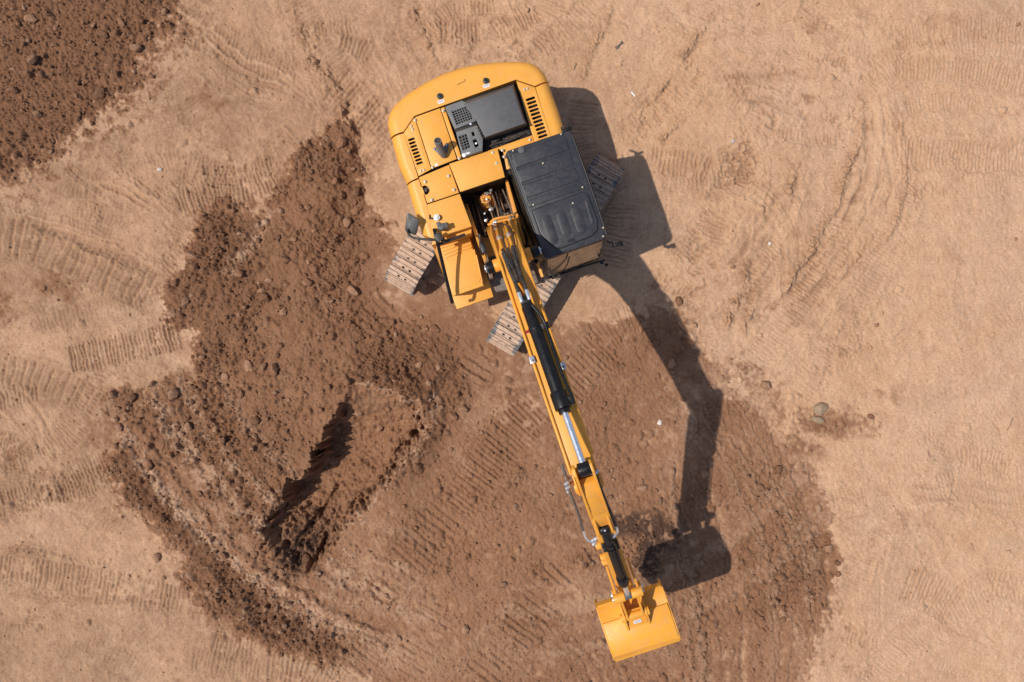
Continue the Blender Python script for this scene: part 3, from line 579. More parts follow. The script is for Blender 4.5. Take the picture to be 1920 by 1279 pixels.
def b_prism(bm, poly, z0, z1):
    """vertical prism from xy polygon"""
    lo = [bm.verts.new((p[0], p[1], z0)) for p in poly]; hi = [bm.verts.new((p[0], p[1], z1)) for p in poly]
    bm.faces.new(lo[::-1]); bm.faces.new(hi); n = len(poly)
    for i in range(n): bm.faces.new((lo[i], lo[(i + 1) % n], hi[(i + 1) % n], hi[i]))
def b_extr(bm, prof, x0, x1):
    """profile in (y,z) extruded along x"""
    a = [bm.verts.new((x0, p[0], p[1])) for p in prof]; b = [bm.verts.new((x1, p[0], p[1])) for p in prof]
    bm.faces.new(a[::-1]); bm.faces.new(b); n = len(prof)
    for i in range(n): bm.faces.new((a[i], a[(i + 1) % n], b[(i + 1) % n], b[i]))
def b_box(bm, c, s, mat=None):
    g = bmesh.ops.create_cube(bm, size=1)['verts']
    T = Matrix.Translation(c) @ (mat if mat else Matrix.Identity(4)) @ Matrix.Diagonal((*s, 1))
    bmesh.ops.transform(bm, matrix=T, verts=g)
def b_cyl(bm, p0, p1, r, n=16, r2=None):
    p0, p1 = Vector(p0), Vector(p1); d = p1 - p0
    T = Matrix.Translation((p0 + p1) / 2) @ d.to_track_quat('Z', 'Y').to_matrix().to_4x4()
    bmesh.ops.create_cone(bm, cap_ends=True, segments=n, radius1=r, radius2=r if r2 is None else r2, depth=d.length, matrix=T)
def b_tube(bm, pts, r, n=8, sub=4):
    P = [Vector(p) for p in catmull(pts, sub)] if len(pts) > 2 else [Vector(p) for p in pts]
    rings = []; up = Vector((0.13, 0.2, 0.97))
    for i, p in enumerate(P):
        t = (P[min(i + 1, len(P) - 1)] - P[max(i - 1, 0)]).normalized()
        s = t.cross(up); s = s.normalized() if s.length > 1e-3 else Vector((1, 0, 0)); u = s.cross(t)
        rings.append([bm.verts.new(p + r * (math.cos(2 * math.pi * k / n) * s + math.sin(2 * math.pi * k / n) * u)) for k in range(n)])
    for a, b in zip(rings[:-1], rings[1:]):
        for k in range(n): bm.faces.new((a[k], a[(k + 1) % n], b[(k + 1) % n], b[k]))
    bm.faces.new(rings[0][::-1]); bm.faces.new(rings[-1])
def tube(name, pts, r, mat, parent, n=8):
    bm = bmesh.new(); b_tube(bm, pts, r, n); return finish(name, bm, mat, parent, 0, 60)
def cyl(name, p0, p1, r, mat, parent, n=16, bev=0.0, r2=None):
    bm = bmesh.new(); b_cyl(bm, p0, p1, r, n, r2); return finish(name, bm, mat, parent, bev)

# ------------------------------------------------------------------ the excavator
O = Vector((-0.15, 2.176, 0)); ROT = R(199.0)
root = bpy.data.objects.new('excavator', None); COL.objects.link(root)
root.location = O; root.rotation_euler = (0, 0, ROT)
tag(root, 'yellow crawler excavator with black cab roof, boom stretched over brown soil', 'excavator')
RM = Matrix.Translation(O) @ Matrix.Rotation(ROT, 4, 'Z'); RI = RM.inverted()
def L(px, py, z):
    """image pixel placed at an assumed height z, in the machine's own frame (x right, y forward)"""
    k = (1 - z / HC) / PP  # image pixels to metres at the assumed height
    return RI @ Vector(((px - CX) * k, -(py - CY) * k, z))
def LP(pts, z): return [L(p[0], p[1], p[2] if len(p) > 2 else z).xy for p in pts]

def plate(name, pts, z, th, mat, parent=root, holes=(), bev=0.006, shrink=0.004):
    """flat panel with real holes; pts/holes are xy polygons in the machine frame"""
    c = sum((Vector(p) for p in pts), Vector((0, 0))) / len(pts)
    pts = [Vector(p) + (c - Vector(p)).normalized() * shrink for p in pts]
    bm = bmesh.new(); loops = []
    for poly in [pts] + list(holes):
        vs_ = [bm.verts.new((p[0], p[1], z)) for p in poly]
        loops += [bm.edges.new((vs_[i], vs_[(i + 1) % len(vs_)])) for i in range(len(vs_))]
    bmesh.ops.triangle_fill(bm, edges=loops, use_beauty=True)
    for f in bm.faces:
        if f.normal.z < 0: f.normal_flip()
    r = bmesh.ops.extrude_face_region(bm, geom=bm.faces[:])
    bmesh.ops.translate(bm, vec=(0, 0, -th), verts=[g for g in r['geom'] if isinstance(g, bmesh.types.BMVert)])
    return finish(name, bm, mat, parent, bev)
def capsule(c, ang, length, w, n=5):
    """slot outline, ang = direction of its long axis"""
    d = Vector((math.cos(ang), math.sin(ang))); s = Vector((-d.y, d.x)); out = []
    h = length / 2 - w / 2
    for sgn in (1, -1):
        for k in range(n):
            a = -math.pi / 2 + math.pi * k / (n - 1)
            out.append(Vector(c) + sgn * (d * (h + w / 2 * math.cos(a)) + s * (w / 2 * math.sin(a))))
    return out
def circle(c, r, n=14): return [Vector((c[0] + r * math.cos(2 * math.pi * k / n), c[1] + r * math.sin(2 * math.pi * k / n))) for k in range(n)]
def inset(poly, dist):
    n = len(poly); P = [Vector(p) for p in poly]
    area = sum(P[i].x * P[(i + 1) % n].y - P[(i + 1) % n].x * P[i].y for i in range(n)); sg = 1 if area > 0 else -1
    out = []
    for i in range(n):
        e0 = (P[i] - P[i - 1]).normalized(); e1 = (P[(i + 1) % n] - P[i]).normalized()
        n0 = Vector((-e0.y, e0.x)) * sg; n1 = Vector((-e1.y, e1.x)) * sg; d0 = dist[i - 1]; d1 = dist[i]
        det = n0.x * n1.y - n0.y * n1.x
        if abs(det) < 0.12: out.append(P[i] + (n0 * d0 + n1 * d1) / 2)
        else: out.append(P[i] + Vector(((d0 * n1.y - d1 * n0.y) / det, (n0.x * d1 - n1.x * d0) / det)))
    return out
def rounded(name, outer, inner, zt, zb, rad, mat, parent=root, flare=0.0):
    """body panel whose outer run of edges rolls over a radius, inner edges stay square"""
    poly = [Vector(p) for p in outer] + [Vector(p) for p in inner]; n = len(poly)
    w = [1.0 if i < len(outer) - 1 else 0.0 for i in range(n)]
    bm = bmesh.new(); rings = []
    K = 8
    levels = [(-flare, zb), (0, zt - rad * 1.15)] + [(rad * (1 - math.cos(math.pi / 2 * k / K)), zt - rad * 1.15 * (1 - math.sin(math.pi / 2 * k / K))) for k in range(1, K + 1)]
    for d, z in levels:
        q = inset(poly, [wi * d for wi in w]); rings.append([bm.verts.new((p.x, p.y, z)) for p in q])
    for a, b in zip(rings[:-1], rings[1:]):
        for i in range(n):
            try: bm.faces.new((a[i], a[(i + 1) % n], b[(i + 1) % n], b[i]))
            except ValueError: pass
    bm.faces.new(rings[-1]); bm.faces.new(rings[0][::-1])
    bmesh.ops.remove_doubles(bm, verts=bm.verts[:], dist=0.0005)
    return finish(name, bm, mat, parent, 0, 35)
ZT = 2.15
LAT = 0.0            # slots lie across the machine: along local x
# revolving frame and dark engine core beneath the panels
core = LP([(762,252),(780,226),(832,204),(960,156),(1000,168),(1045,290),(946,330),(862,358),(884,424),(812,446)], 2.07)
bm = bmesh.new(); b_prism(bm, core, 1.0, 2.02); finish('engine_core', bm, 'cavity', root, 0.01)
deck = [(-1.28,-2.3),(-0.9,-2.55),(0.9,-2.55),(1.28,-2.3),(1.32,1.25),(0.62,1.25),(0.60,0.55),(-0.30,0.55),(-0.30,1.2),(-1.25,1.2)]
bm = bmesh.new(); b_prism(bm, deck, 0.98, 1.12); finish('revolving_frame', bm, 'yellow', root, 0.02)
# counterweight
cw_out = LP([(737,266),(731,242),(733,224),(744,205),(768,184),(800,164),(832,148),(865,137),(900,129),(935,126),(970,125),(992,127),(1009,135),(1020,148),(1027,163)], 1.78)
cw_in = LP([(1003,162),(967,150),(900,174),(832,198),(777,218),(757,247)], ZT)
cw = rounded('counterweight', cw_out, cw_in, ZT + 0.02, 0.98, 0.165, 'yellow')
for (x, y) in [(911,151),(824.5,180)]:
    p = L(x, y, ZT + 0.05); k = cyl('lifting_plug', (p.x, p.y, ZT + 0.015), (p.x, p.y, ZT + 0.055), 0.05, 'rail', cw, 18, 0.008)
    cyl('plug_slot', (p.x, p.y, ZT + 0.05), (p.x, p.y, ZT + 0.064), 0.02, 'black', cw, 10, 0.003)
def decal(name, px, py, z, w, h, ang, mat, parent, th=0.003):
    p = L(px, py, z); bm = bmesh.new(); b_box(bm, (p.x, p.y, z + th / 2), (w, h, th), Matrix.Rotation(ang, 4, 'Z')); return finish(name, bm, mat, parent, 0)
for (x, y) in [(912,161),(827,190.5)]:
    s = decal('warning_sticker', x, y, ZT + 0.022, 0.115, 0.058, 0.0, 'sticker', cw)
    decal('sticker_print', x - 0.6, y - 0.6, ZT + 0.026, 0.085, 0.016, 0.0, 'sticker_ink', cw, 0.002)
# crease over the counterweight
pts = [L(*p, ZT + 0.02) for p in [(778,217),(800,190),(820,180)]]
bm = bmesh.new(); b_tube(bm, [tuple(L(x, y, ZT + 0.019)) for x, y in [(857,159),(866,155),(872,152),(871,149)]], 0.006, 5); finish('lifting_eye_slot', bm, 'cavity', cw)
bm = bmesh.new(); b_tube(bm, [tuple(L(x, y, ZT + 0.0135)) for x, y in [(780,214),(788,200),(800,187),(820,177),(860,162),(900,148),(925,143),(950,142),(985,150)]], 0.008, 6); finish('cast_seam', bm, 'yellow', cw)
# side panels
rounded('side_panel', LP([(738,268),(744,291),(753,322),(766,351)], 1.78), LP([(784,333),(757,250)], ZT), ZT, 1.0, 0.165, 'yellow')
sp_ = rounded('side_panel', LP([(767,354),(777,388),(787,420),(795,444)], 1.78), LP([(812,447),(800,383),(785,336)], ZT), ZT, 1.0, 0.15, 'yellow')
rp = rounded('side_panel', LP([(1066,290),(1055,246),(1045,213),(1034,184),(1028,165)], 1.78), LP([(1004,164),(1043,290)], ZT), ZT, 1.0, 0.165, 'yellow')
# model plate on the flank: dark band and pale characters
for (x, y, w_, h_, m_) in [(779.5,384,0.05,0.17,'grey_frame'),(785,401,0.05,0.12,'grey_frame'),(790,414,0.05,0.12,'grey_frame')]:
    p = L(x, y, 1.60); bm = bmesh.new(); b_box(bm, p, (w_, h_, 0.05), Matrix.Rotation(R(-22), 4, 'Y')); dk = finish('model_decal', bm, m_, sp_, 0.004)
for (x, y, h_) in [(778.5,378.5,0.055),(781.5,387,0.06),(785,399,0.10),(789.5,413,0.05),(792,419,0.055)]:
    p = L(x, y, 1.635); bm = bmesh.new(); b_box(bm, p, (0.034, h_, 0.03), Matrix.Rotation(R(-22), 4, 'Y') @ Matrix.Rotation(R(8), 4, 'Z')); finish('decal_character', bm, 'white', sp_, 0.006)
# slots in the right flank
for k in range(11):
    t = k / 10
    p = L(1021.5 + 25 * t, 174 + 64 * t, 2.04)
    bm = bmesh.new(); bmesh.ops.create_uvsphere(bm, u_segments=12, v_segments=8, radius=1, matrix=Matrix.Translation(p) @ Matrix.Rotation(R(-40), 4, 'Y') @ Matrix.Rotation(R(12), 4, 'Z') @ Matrix.Diagonal((0.085, 0.024, 0.02, 1)))
    finish('flank_vent', bm, 'cavity', rp)
# vent strips
hv = [capsule(L(x, y, ZT).xy, LAT, 0.118, 0.036) for x, y in [(771.6,261.6),(773.4,268.2),(775.8,274.6),(778,281),(780.3,287.2),(782.5,293.5),(785,299.8),(787,306)]]
plate('vent_panel', LP([(757,249),(777,220),(809,318),(785,331)], ZT), ZT + 0.012, 0.03, 'yellow', holes=hv)
hv = [capsule(L(994.6 + 23.4 * k / 10, 185.7 + 69.7 * k / 10, ZT).xy, LAT, 0.165, 0.042) for k in range(13)]
plate('vent_panel', LP([(968,152),(1003,164),(1046,296),(1012,300)], ZT), ZT + 0.012, 0.03, 'yellow', holes=hv)
door = plate('hood_door', LP([(778,220),(825,203),(857,299),(810,317)], ZT), ZT + 0.02, 0.035, 'yellow')
plate('hood_trim', LP([(826,203),(833,200.5),(866,297),(859,299.5)], ZT), ZT + 0.01, 0.03, 'yellow')
plate('hood_trim', LP([(868,298),(908,284.5),(998,253),(1012,300),(950,318),(944,284),(934,278.5),(866,300)], ZT), ZT - 0.015, 0.03, 'yellow')
A_ = plate('step_plate', LP([(785,333),(842,309),(861,362),(801,382)], ZT), ZT + 0.015, 0.03, 'yellow_step', holes=[circle(L(797,357,ZT).xy, 0.078)])
plate('step_plate', LP([(842,308),(933,278.5),(947,333),(863,361)], ZT), ZT + 0.035, 0.045, 'yellow_step')
C_ = plate('step_plate', LP([(800,383.5),(862,363),(885,425),(812,448)], ZT), ZT + 0.008, 0.03, 'yellow_step', bev=0.012)
bm = bmesh.new(); b_prism(bm, LP([(803,386,2.12),(862,364,2.12),(884,424,2.12),(813,447,2.12)], 2.1), 1.15, 2.115); finish('tank_housing', bm, 'yellow', root, 0.02)
p = L(797,357,ZT); cyl('filler_recess', (p.x, p.y, 2.03), (p.x, p.y, 2.06), 0.085, 'copper', A_, 18); cyl('filler_cap', (p.x+0.005, p.y-0.005, 2.05), (p.x+0.005, p.y-0.005, 2.13), 0.035, 'worn', A_, 12, 0.006)
# white cap with bracket, camera dome
p = L(818.5,407.5,2.25); bm = bmesh.new(); b_cyl(bm, (p.x,p.y,2.15),(p.x,p.y,2.24),0.052,18); b_cyl(bm,(p.x,p.y,2.24),(p.x,p.y,2.27),0.038,18,0.022); finish('tank_cap', bm, 'white', root, 0.008)
tube('cap_bracket', [L(806,403,2.16), L(806,410,2.2), L(812,409,2.22), L(816,408,2.22)], 0.012, 'rail', root)
p = L(827.5,425,2.35); bm = bmesh.new(); b_cyl(bm,(p.x,p.y,2.15),(p.x,p.y,2.30),0.05,14); b_cyl(bm,(p.x,p.y,2.28),(p.x,p.y,2.37),0.072,16,0.055); b_box(bm,(p.x-0.06,p.y+0.0,2.31),(0.09,0.09,0.09)); b_box(bm,(p.x+0.03,p.y-0.05,2.33),(0.07,0.07,0.10)); finish('camera_dome', bm, 'grey_plastic', root, 0.012)
# bolts
bolt_bm = bmesh.new(); b_cyl(bolt_bm,(0,0,0),(0,0,0.012),0.030,12); b_cyl(bolt_bm,(0,0,0.012),(0,0,0.024),0.019,6); 
b0 = finish('bolt', bolt_bm, 'bolt', root, 0.002); first = True
def bolt(px, py, z, s=1.0, mesh=b0):
    global first
    o = mesh if first else mesh.copy()
    if not first: COL.objects.link(o)
    first = False
    p = L(px, py, z); o.location = (p.x, p.y, z); o.scale = (s*.85, s*.85, s); return o
for (x, y) in [(831,208),(778.5,225.5),(811,314),(861,297),(924,286),(931,306),(942,282),(945,294),(797,341),(841,330),(851,356),(809.5,375)]: bolt(x, y, ZT + 0.03)
for (x, y) in [(771,237),(773.5,243),(789,321),(795,319),(983,168),(989,166)]: bolt(x, y, ZT + 0.013, 0.85)
bolt(993.5, 262, ZT, 1.0)
k = decal('round_sticker', 818, 309, ZT + 0.021, 0.04, 0.04, 0, 'white', door)
# exhaust
p = L(828,283,2.2); ex = plate('exhaust_flange', LP([(811,278),(816,276),(825,284),(837,267),(841,272),(840,284),(833,297),(829,297)], 2.19), 2.20, 0.02, 'grey_frame')
bm = bmesh.new(); b_tube(bm, [L(832,290,2.21), L(828,284,2.30), L(824,273,2.42), L(820.5,264,2.56)], 0.062, 14); exo = finish('exhaust_pipe', bm, 'grey_frame', ex)
cyl('pipe_mouth', L(820.5,264,2.555), L(820.2,263.2,2.566), 0.048, 'cavity', ex, 14)
for q in [(814,280),(837,272),(831,292)]: cyl('flange_bolt', L(*q,2.2), L(*q,2.225), 0.014, 'steel', ex, 8)
# grey engine cover with grilles
cov = LP([(835,202),(961,158.5),(985,233),(909,262),(893,229),(853,243)], 2.36)
def loft_cap(name, base, top, z0, z1, mat, parent, bev=0.012):
    bm = bmesh.new(); a = [bm.verts.new((p[0], p[1], z0)) for p in base]; b = [bm.verts.new((p[0], p[1], z1)) for p in top]; n = len(a)
    bm.faces.new(a[::-1]); bm.faces.new(b)
    for i in range(n): bm.faces.new((a[i], a[(i+1)%n], b[(i+1)%n], b[i]))
    return finish(name, bm, mat, parent, bev)
covt = LP([(870,196),(961,164),(982,226),(986,231),(910,257.5),(893,226)], 2.40)
covb = LP([(864,187.5),(964,153.5),(986,222),(991,235),(908.5,263.5),(893,229)], 2.14)
hood = loft_cap('engine_cover', covb, covt, 2.06, 2.40, 'grey_plastic', root, 0.015)
# frame around the upper grille
g1o = LP([(835,201),(866,190),(893,228),(853,243)], 2.3); g1 = LP([(847,209),(878,197.5),(887,223),(856,234)], 2.36)
plate('grille_frame', LP([(834,200.5),(866,188.5),(880,195),(893,228),(853,243)], 2.34), 2.36, 0.22, 'grey_frame', holes=[g1], bev=0.012)
plate('grille_frame', LP([(854,246),(893,232),(906,262),(905,283),(867,296)], 2.28), 2.30, 0.16, 'grey_frame', holes=[LP([(860,256),(875,250.5),(882,276),(868,282)], 2.3), LP([(884,248),(888.5,246.5),(890.5,254),(886,255.5)], 2.3), LP([(886,263),(893,260),(898,273),(891,277)], 2.3)], bev=0.01)
def lattice(name, q, z, nu, nv, r, mat, parent):
    q = [Vector(p) for p in q]; bm = bmesh.new()
    for i in range(nu + 1):
        t = i / nu; a = q[0].lerp(q[1], t); b = q[3].lerp(q[2], t); b_tube(bm, [(a.x,a.y,z),(b.x,b.y,z)], r, 5)
    for i in range(nv + 1):
        t = i / nv; a = q[0].lerp(q[3], t); b = q[1].lerp(q[2], t); b_tube(bm, [(a.x,a.y,z+r),(b.x,b.y,z+r)], r, 5)
    return finish(name, bm, mat, parent)
lattice('air_grille', g1, 2.335, 7, 6, 0.0075, 'grey_frame', hood)
lattice('air_grille', LP([(860,256),(875,250.5),(882,276),(868,282)], 2.3), 2.275, 3, 5, 0.007, 'grey_frame', hood)
bm = bmesh.new()
for k in range(14):
    a = random.uniform(0.1,.9); b = random.uniform(.1,.9); q = [Vector(p) for p in g1]; p = q[0].lerp(q[1],a).lerp(q[3].lerp(q[2],a),b); b_cyl(bm,(p.x,p.y,2.13),(p.x+random.uniform(-.05,.05),p.y+random.uniform(-.05,.05),2.2),0.02,8)
finish('radiator_fittings', bm, 'copper', root)
for k in range(5):
    t = k/4; p = L(898+9*t, 237+20*t, 2.31); bm = bmesh.new(); b_box(bm, p, (0.05,0.022,0.03), Matrix.Rotation(R(20),4,'Z')); finish('louvre', bm, 'cavity', hood, 0.004)
bm = bmesh.new(); b_box(bm, L(873,238,2.31), (0.36,0.05,0.02)); finish('hinge_recess', bm, 'cavity', hood, 0.004)
cyl('work_lamp', L(883,232.5,2.31), L(883,232.5,2.345), 0.02, 'steel', hood, 10, 0.004)
cyl('work_lamp', L(892.5,269,2.31), L(892.5,269,2.335), 0.018, 'white', hood, 10, 0.004)
k = L(869.5,291,2.31); cyl('round_sticker', (k.x,k.y,2.301),(k.x,k.y,2.304),0.032,'white',hood,16); decal('yellow_sticker', 877,287.5,2.302,0.07,0.03,R(-3),'sticker',hood)
bm = bmesh.new(); b_prism(bm, LP([(908,266),(985,236),(996,251),(909,283)], 2.05), 2.0, 2.05); finish('cooler_core', bm, 'cavity', root)
bm = bmesh.new(); b_tube(bm,[L(912,277,2.08),L(935,268,2.09),L(960,262,2.08),L(985,250,2.08)],0.018,8); finish('cooler_hose', bm, 'rubber', root)
bm = bmesh.new(); b_box(bm, L(933,263,2.09), (0.10,0.05,0.05)); finish('hood_latch', bm, 'black', root, 0.01)
# front tool box on the right
bx = LP([(806,459),(881,437),(909,537),(903,541),(846,561),(840,558)], 1.62)
tb = loft_cap('tool_box', LP([(808,460),(882,438),(909,533),(843,554)], 1.55), LP([(817,461),(879,441),(907,536),(849,556)], 1.62), 1.15, 1.62, 'yellow', root, 0.022)
plate('step_plate', LP([(830,489),(890,467),(902,520),(899,530),(851,548)], 1.62), 1.632, 0.012, 'yellow_step', bev=0.003)
bm = bmesh.new()
for i in range(4):
    b_tube(bm,[L(826+i*3,466+i*6,1.64),L(856+i*8,456+i*3,1.64),L(876+i*2,448+i*6,1.64)],0.006,5)
b_tube(bm,[L(893,478,1.64),L(904,528,1.64)],0.012,6)
finish('tread_rib', bm, 'yellow', tb)
bm = bmesh.new(); b_prism(bm, LP([(813,447),(884,425),(884,437),(808,460)], 1.95), 1.2, 1.95); finish('front_bulkhead', bm, 'yellow', root, 0.015)
# handrail, brackets, mirror
bm = bmesh.new(); b_tube(bm,[L(814,431,2.10),L(815,434,2.28),L(821,458,2.22),L(834,512,1.98),L(846,560,1.78),L(848,567,1.62)],0.030,8); finish('handrail', bm, 'black', root)
bm = bmesh.new(); b_tube(bm,[L(820,459,2.1),L(845,450,2.12),L(872,440,2.08)],0.027,8); finish('handrail', bm, 'rail', root)
bm = bmesh.new(); b_box(bm,L(822,445,2.35),(0.11,0.14,0.06),Matrix.Rotation(R(20),4,'Z')); b_box(bm,L(830,449,2.2),(0.07,0.08,0.08)); finish('mirror_bracket', bm, 'rail', root, 0.012)
bm = bmesh.new(); b_box(bm,L(811,452,1.7),(0.12,0.08,0.12),Matrix.Rotation(R(15),4,'Z')); finish('corner_bracket', bm, 'copper', root, 0.01)
mir = tube('mirror_arm', [L(818,450,2.35),L(800,449,2.35),L(780,447,2.33),L(770,443,2.30),L(765,436,2.28),L(765,430,2.26)], 0.020, 'rail', root, 8)
bm = bmesh.new(); mq = LP([(764,403),(768,401),(786,412),(787,417),(780,438),(776,440),(761,434),(759,430)], 2.25)
a = [bm.verts.new((p.x,p.y,2.16+0.10*((i in (0,1,2,3))))) for i,p in enumerate(mq)]; b = [bm.verts.new((p.x,p.y,2.24+0.10*((i in (0,1,2,3))))) for i,p in enumerate(mq)]
bm.faces.new(a[::-1]); bm.faces.new(b); [bm.faces.new((a[i],a[(i+1)%8],b[(i+1)%8],b[i])) for i in range(8)]
finish('mirror', bm, 'rail', root, 0.012)

# ---------------- swing bay: open well with motor, hoses, boom bracket plates
bm = bmesh.new(); b_prism(bm, LP([(866,363),(946,334),(985,460),(900,440)], 1.3), 1.12, 1.2); finish('bay_floor', bm, 'cavity', root)
for (q) in [[(866,364),(870,362),(901,447),(897,449)]]:
    bm = bmesh.new(); b_prism(bm, LP(q, 1.7), 1.1, 1.75); finish('bay_wall', bm, 'cavity', root, 0.01)
bp = []
for x0, x1 in ((-0.43,-0.37),(0.62,0.68)):
    bm = bmesh.new(); b_extr(bm, [(-0.9,1.1),(-0.55,1.55),(-0.25,1.88),(-0.0,1.92),(0.2,1.75),(0.7,1.45),(0.95,1.3),(0.95,1.1)], x0-0.10, x1-0.10); bp.append(finish('boom_bracket', bm, 'yellow', root, 0.01))
p = L(912,374,1.6); bm = bmesh.new(); b_cyl(bm,(p.x,p.y,1.2),(p.x,p.y,1.5),0.15,20,0.13); b_cyl(bm,(p.x,p.y,1.5),(p.x,p.y,1.66),0.11,18,0.08); b_box(bm,(p.x+0.05,p.y,1.6),(0.09,0.11,0.12)); finish('swing_motor', bm, 'orange', root, 0.012)
rb = random.Random(5)
for k in range(12):
    cx_, cy_ = 918 + rb.uniform(-8,10), 378 + rb.uniform(-18,24); m_ = rb.choice(['steel','steel','copper','worn'])
    p = L(cx_, cy_, 1.65); bm = bmesh.new(); b_cyl(bm,(p.x,p.y,1.6),(p.x+rb.uniform(-.05,.05),p.y+rb.uniform(-.05,.05),1.72),rb.uniform(.014,.03),8); finish('hose_fitting', bm, m_, root, 0.003)
for k in range(13):
    x0 = 880 + k*6 + rb.uniform(-3,3); y0 = 366 - k*1.9 + rb.uniform(0,8); z0 = rb.uniform(1.35,1.6)
    x1 = x0 + rb.uniform(10,30); y1 = y0 + rb.uniform(45,80)
    tube('hydraulic_hose', [L(x0,y0,z0),L((x0+x1)/2+rb.uniform(-7,7),(y0+y1)/2,z0+rb.uniform(.0,.2)),L(x1,y1,z0+rb.uniform(-.1,.25))], rb.uniform(.012,.02), rb.choice(['rubber','rubber','copper','rubber','worn']), root, 7)
bm = bmesh.new(); b_prism(bm, LP([(947,337),(952,335),(986,455),(978,462)], 1.9), 1.1, 1.86); finish('cab_side_rail', bm, 'orange', root, 0.012)
bm = bmesh.new(); b_prism(bm, LP([(897,449),(905,446),(925,520),(918,523)], 1.5), 1.1, 1.5); finish('frame_side_plate', bm, 'copper', root, 0.01)
bm = bmesh.new(); b_prism(bm, LP([(888,447),(985,462),(1000,500),(1010,530),(930,548),(915,520)], 1.1), 0.75, 1.08); finish('turntable_front', bm, 'worn', root, 0.02)

# ---------------- boom
BX = 0.155        # boom plane sits a little right of the swing axis
ST = [(0.24,1.60,66,.30,.54),(0.56,2.50,64,.50,.50),(0.92,3.34,57,.72,.40),(1.14,3.72,46,.78,.36),(1.45,3.96,34,.76,.335),(1.80,4.14,24,.70,.325),(2.4,4.38,20,.62,.32),(3.2,4.64,17,.53,.32),(3.75,4.78,16,.46,.33),(4.10,4.87,15,.36,.335)]
def at_st(y):
    for a, b in zip(ST[:-1], ST[1:]):
        if y <= b[0]:
            t = max(0,(y - a[0]) / (b[0] - a[0])); return [a[i] * (1 - t) + b[i] * t for i in range(5)]
    return list(ST[-1])
def top_of(y, off=0.0, x=0.0):
    """point on/over the boom's top plate for station y"""
    s = at_st(y); n = Vector((-math.sin(R(s[2])), math.cos(R(s[2])))); q = Vector((s[0], s[1])) + n * (s[3] / 2 + off)
    return Vector((BX + x, q.x, q.y))
def loft_beam(name, st, x, mat, parent, lip=0.0, bev=0.008):
    bm = bmesh.new(); rings = []
    for (y, z, a, d, w) in st:
        n = Vector((-math.sin(R(a)), math.cos(R(a)))); c = Vector((y, z)); t = c + n * d / 2; b = c - n * d / 2
        rings.append([bm.verts.new((x - w/2, b.x, b.y)), bm.verts.new((x + w/2, b.x, b.y)), bm.verts.new((x + w/2, t.x, t.y)), bm.verts.new((x - w/2, t.x, t.y))])
    for a, b in zip(rings[:-1], rings[1:]):
        for i in range(4): bm.faces.new((a[i], a[(i+1)%4], b[(i+1)%4], b[i]))
    bm.faces.new(rings[0][::-1]); bm.faces.new(rings[-1])
    return finish(name, bm, mat, parent, bev, 30)
boom = loft_beam('boom', ST, BX, 'yellow_arm', root)
# top and bottom cover plates stand proud of the webs
def strip(name, ys, x0, x1, off, th, mat, parent):
    bm = bmesh.new(); rings = []
    for y in ys:
        t = top_of(y, off + th); b = top_of(y, off)
        rings.append([bm.verts.new((BX+x0,b.y,b.z)),bm.verts.new((BX+x1,b.y,b.z)),bm.verts.new((BX+x1,t.y,t.z)),bm.verts.new((BX+x0,t.y,t.z))])
    for a, b in zip(rings[:-1], rings[1:]):
        for i in range(4): bm.faces.new((a[i], a[(i+1)%4], b[(i+1)%4], b[i]))
    bm.faces.new(rings[0][::-1]); bm.faces.new(rings[-1]); return finish(name, bm, mat, parent, 0.004, 30)
ys = [0.5,0.9,1.15,1.45,1.8,2.4,3.2,3.75,4.08]
strip('top_plate', ys, -0.158, 0.158, 0.002, 0.014, 'yellow_arm', boom)
# pipes along the top edges, painted like the boom (image-left one is the right side of the machine)
yy = [0.25,0.6,0.95,1.25,1.55,1.9,2.4,2.9,3.4,3.9]
tube('boom_pipe', [top_of(y,0.035,0.172) for y in yy] + [top_of(4.05,0.02,0.175)], 0.022, 'yellow_arm', boom, 10)
tube('boom_pipe', [top_of(y,0.0,-0.176) for y in yy], 0.022, 'yellow_arm', boom, 10)
tube('boom_pipe', [top_of(y,0.04,0.085) for y in [0.1,0.4,0.7,0.95,1.2]], 0.026, 'yellow_arm', boom, 10)
tube('boom_pipe', [top_of(y,0.04,-0.065) for y in [0.1,0.4,0.7,0.95,1.2]], 0.026, 'yellow_arm', boom, 10)
tube('boom_pipe', [top_of(y,0.04,-0.145) for y in [0.1,0.4,0.7,0.9]], 0.020, 'yellow_arm', boom, 10)
for (y, x) in [(2.55,0.175),(2.75,-0.185)]:
    p = top_of(y,0.03,x); bm = bmesh.new(); b_box(bm,p,(0.075,0.10,0.075),Matrix.Rotation(R(18),4,'X')); c_ = finish('pipe_clamp', bm, 'steel', boom, 0.012)
    cyl('clamp_bolt', p+Vector((0,0,0.03)), p+Vector((0,0,0.065)), 0.016, 'worn', boom, 8)
for (y, x, m_) in [(0.95,0.085,'steel'),(0.95,-0.065,'steel'),(0.62,0.1,'worn'),(1.22,0.085,'worn'),(1.22,-0.06,'worn')]:
    p = top_of(y,0.05,x); a = R(at_st(y)[2]); bm = bmesh.new(); b_cyl(bm,(p.x,p.y-0.045*math.cos(a),p.z-0.045*math.sin(a)),(p.x,p.y+0.045*math.cos(a),p.z+0.045*math.sin(a)),0.038,6); finish('pipe_coupling', bm, m_, boom, 0.005)
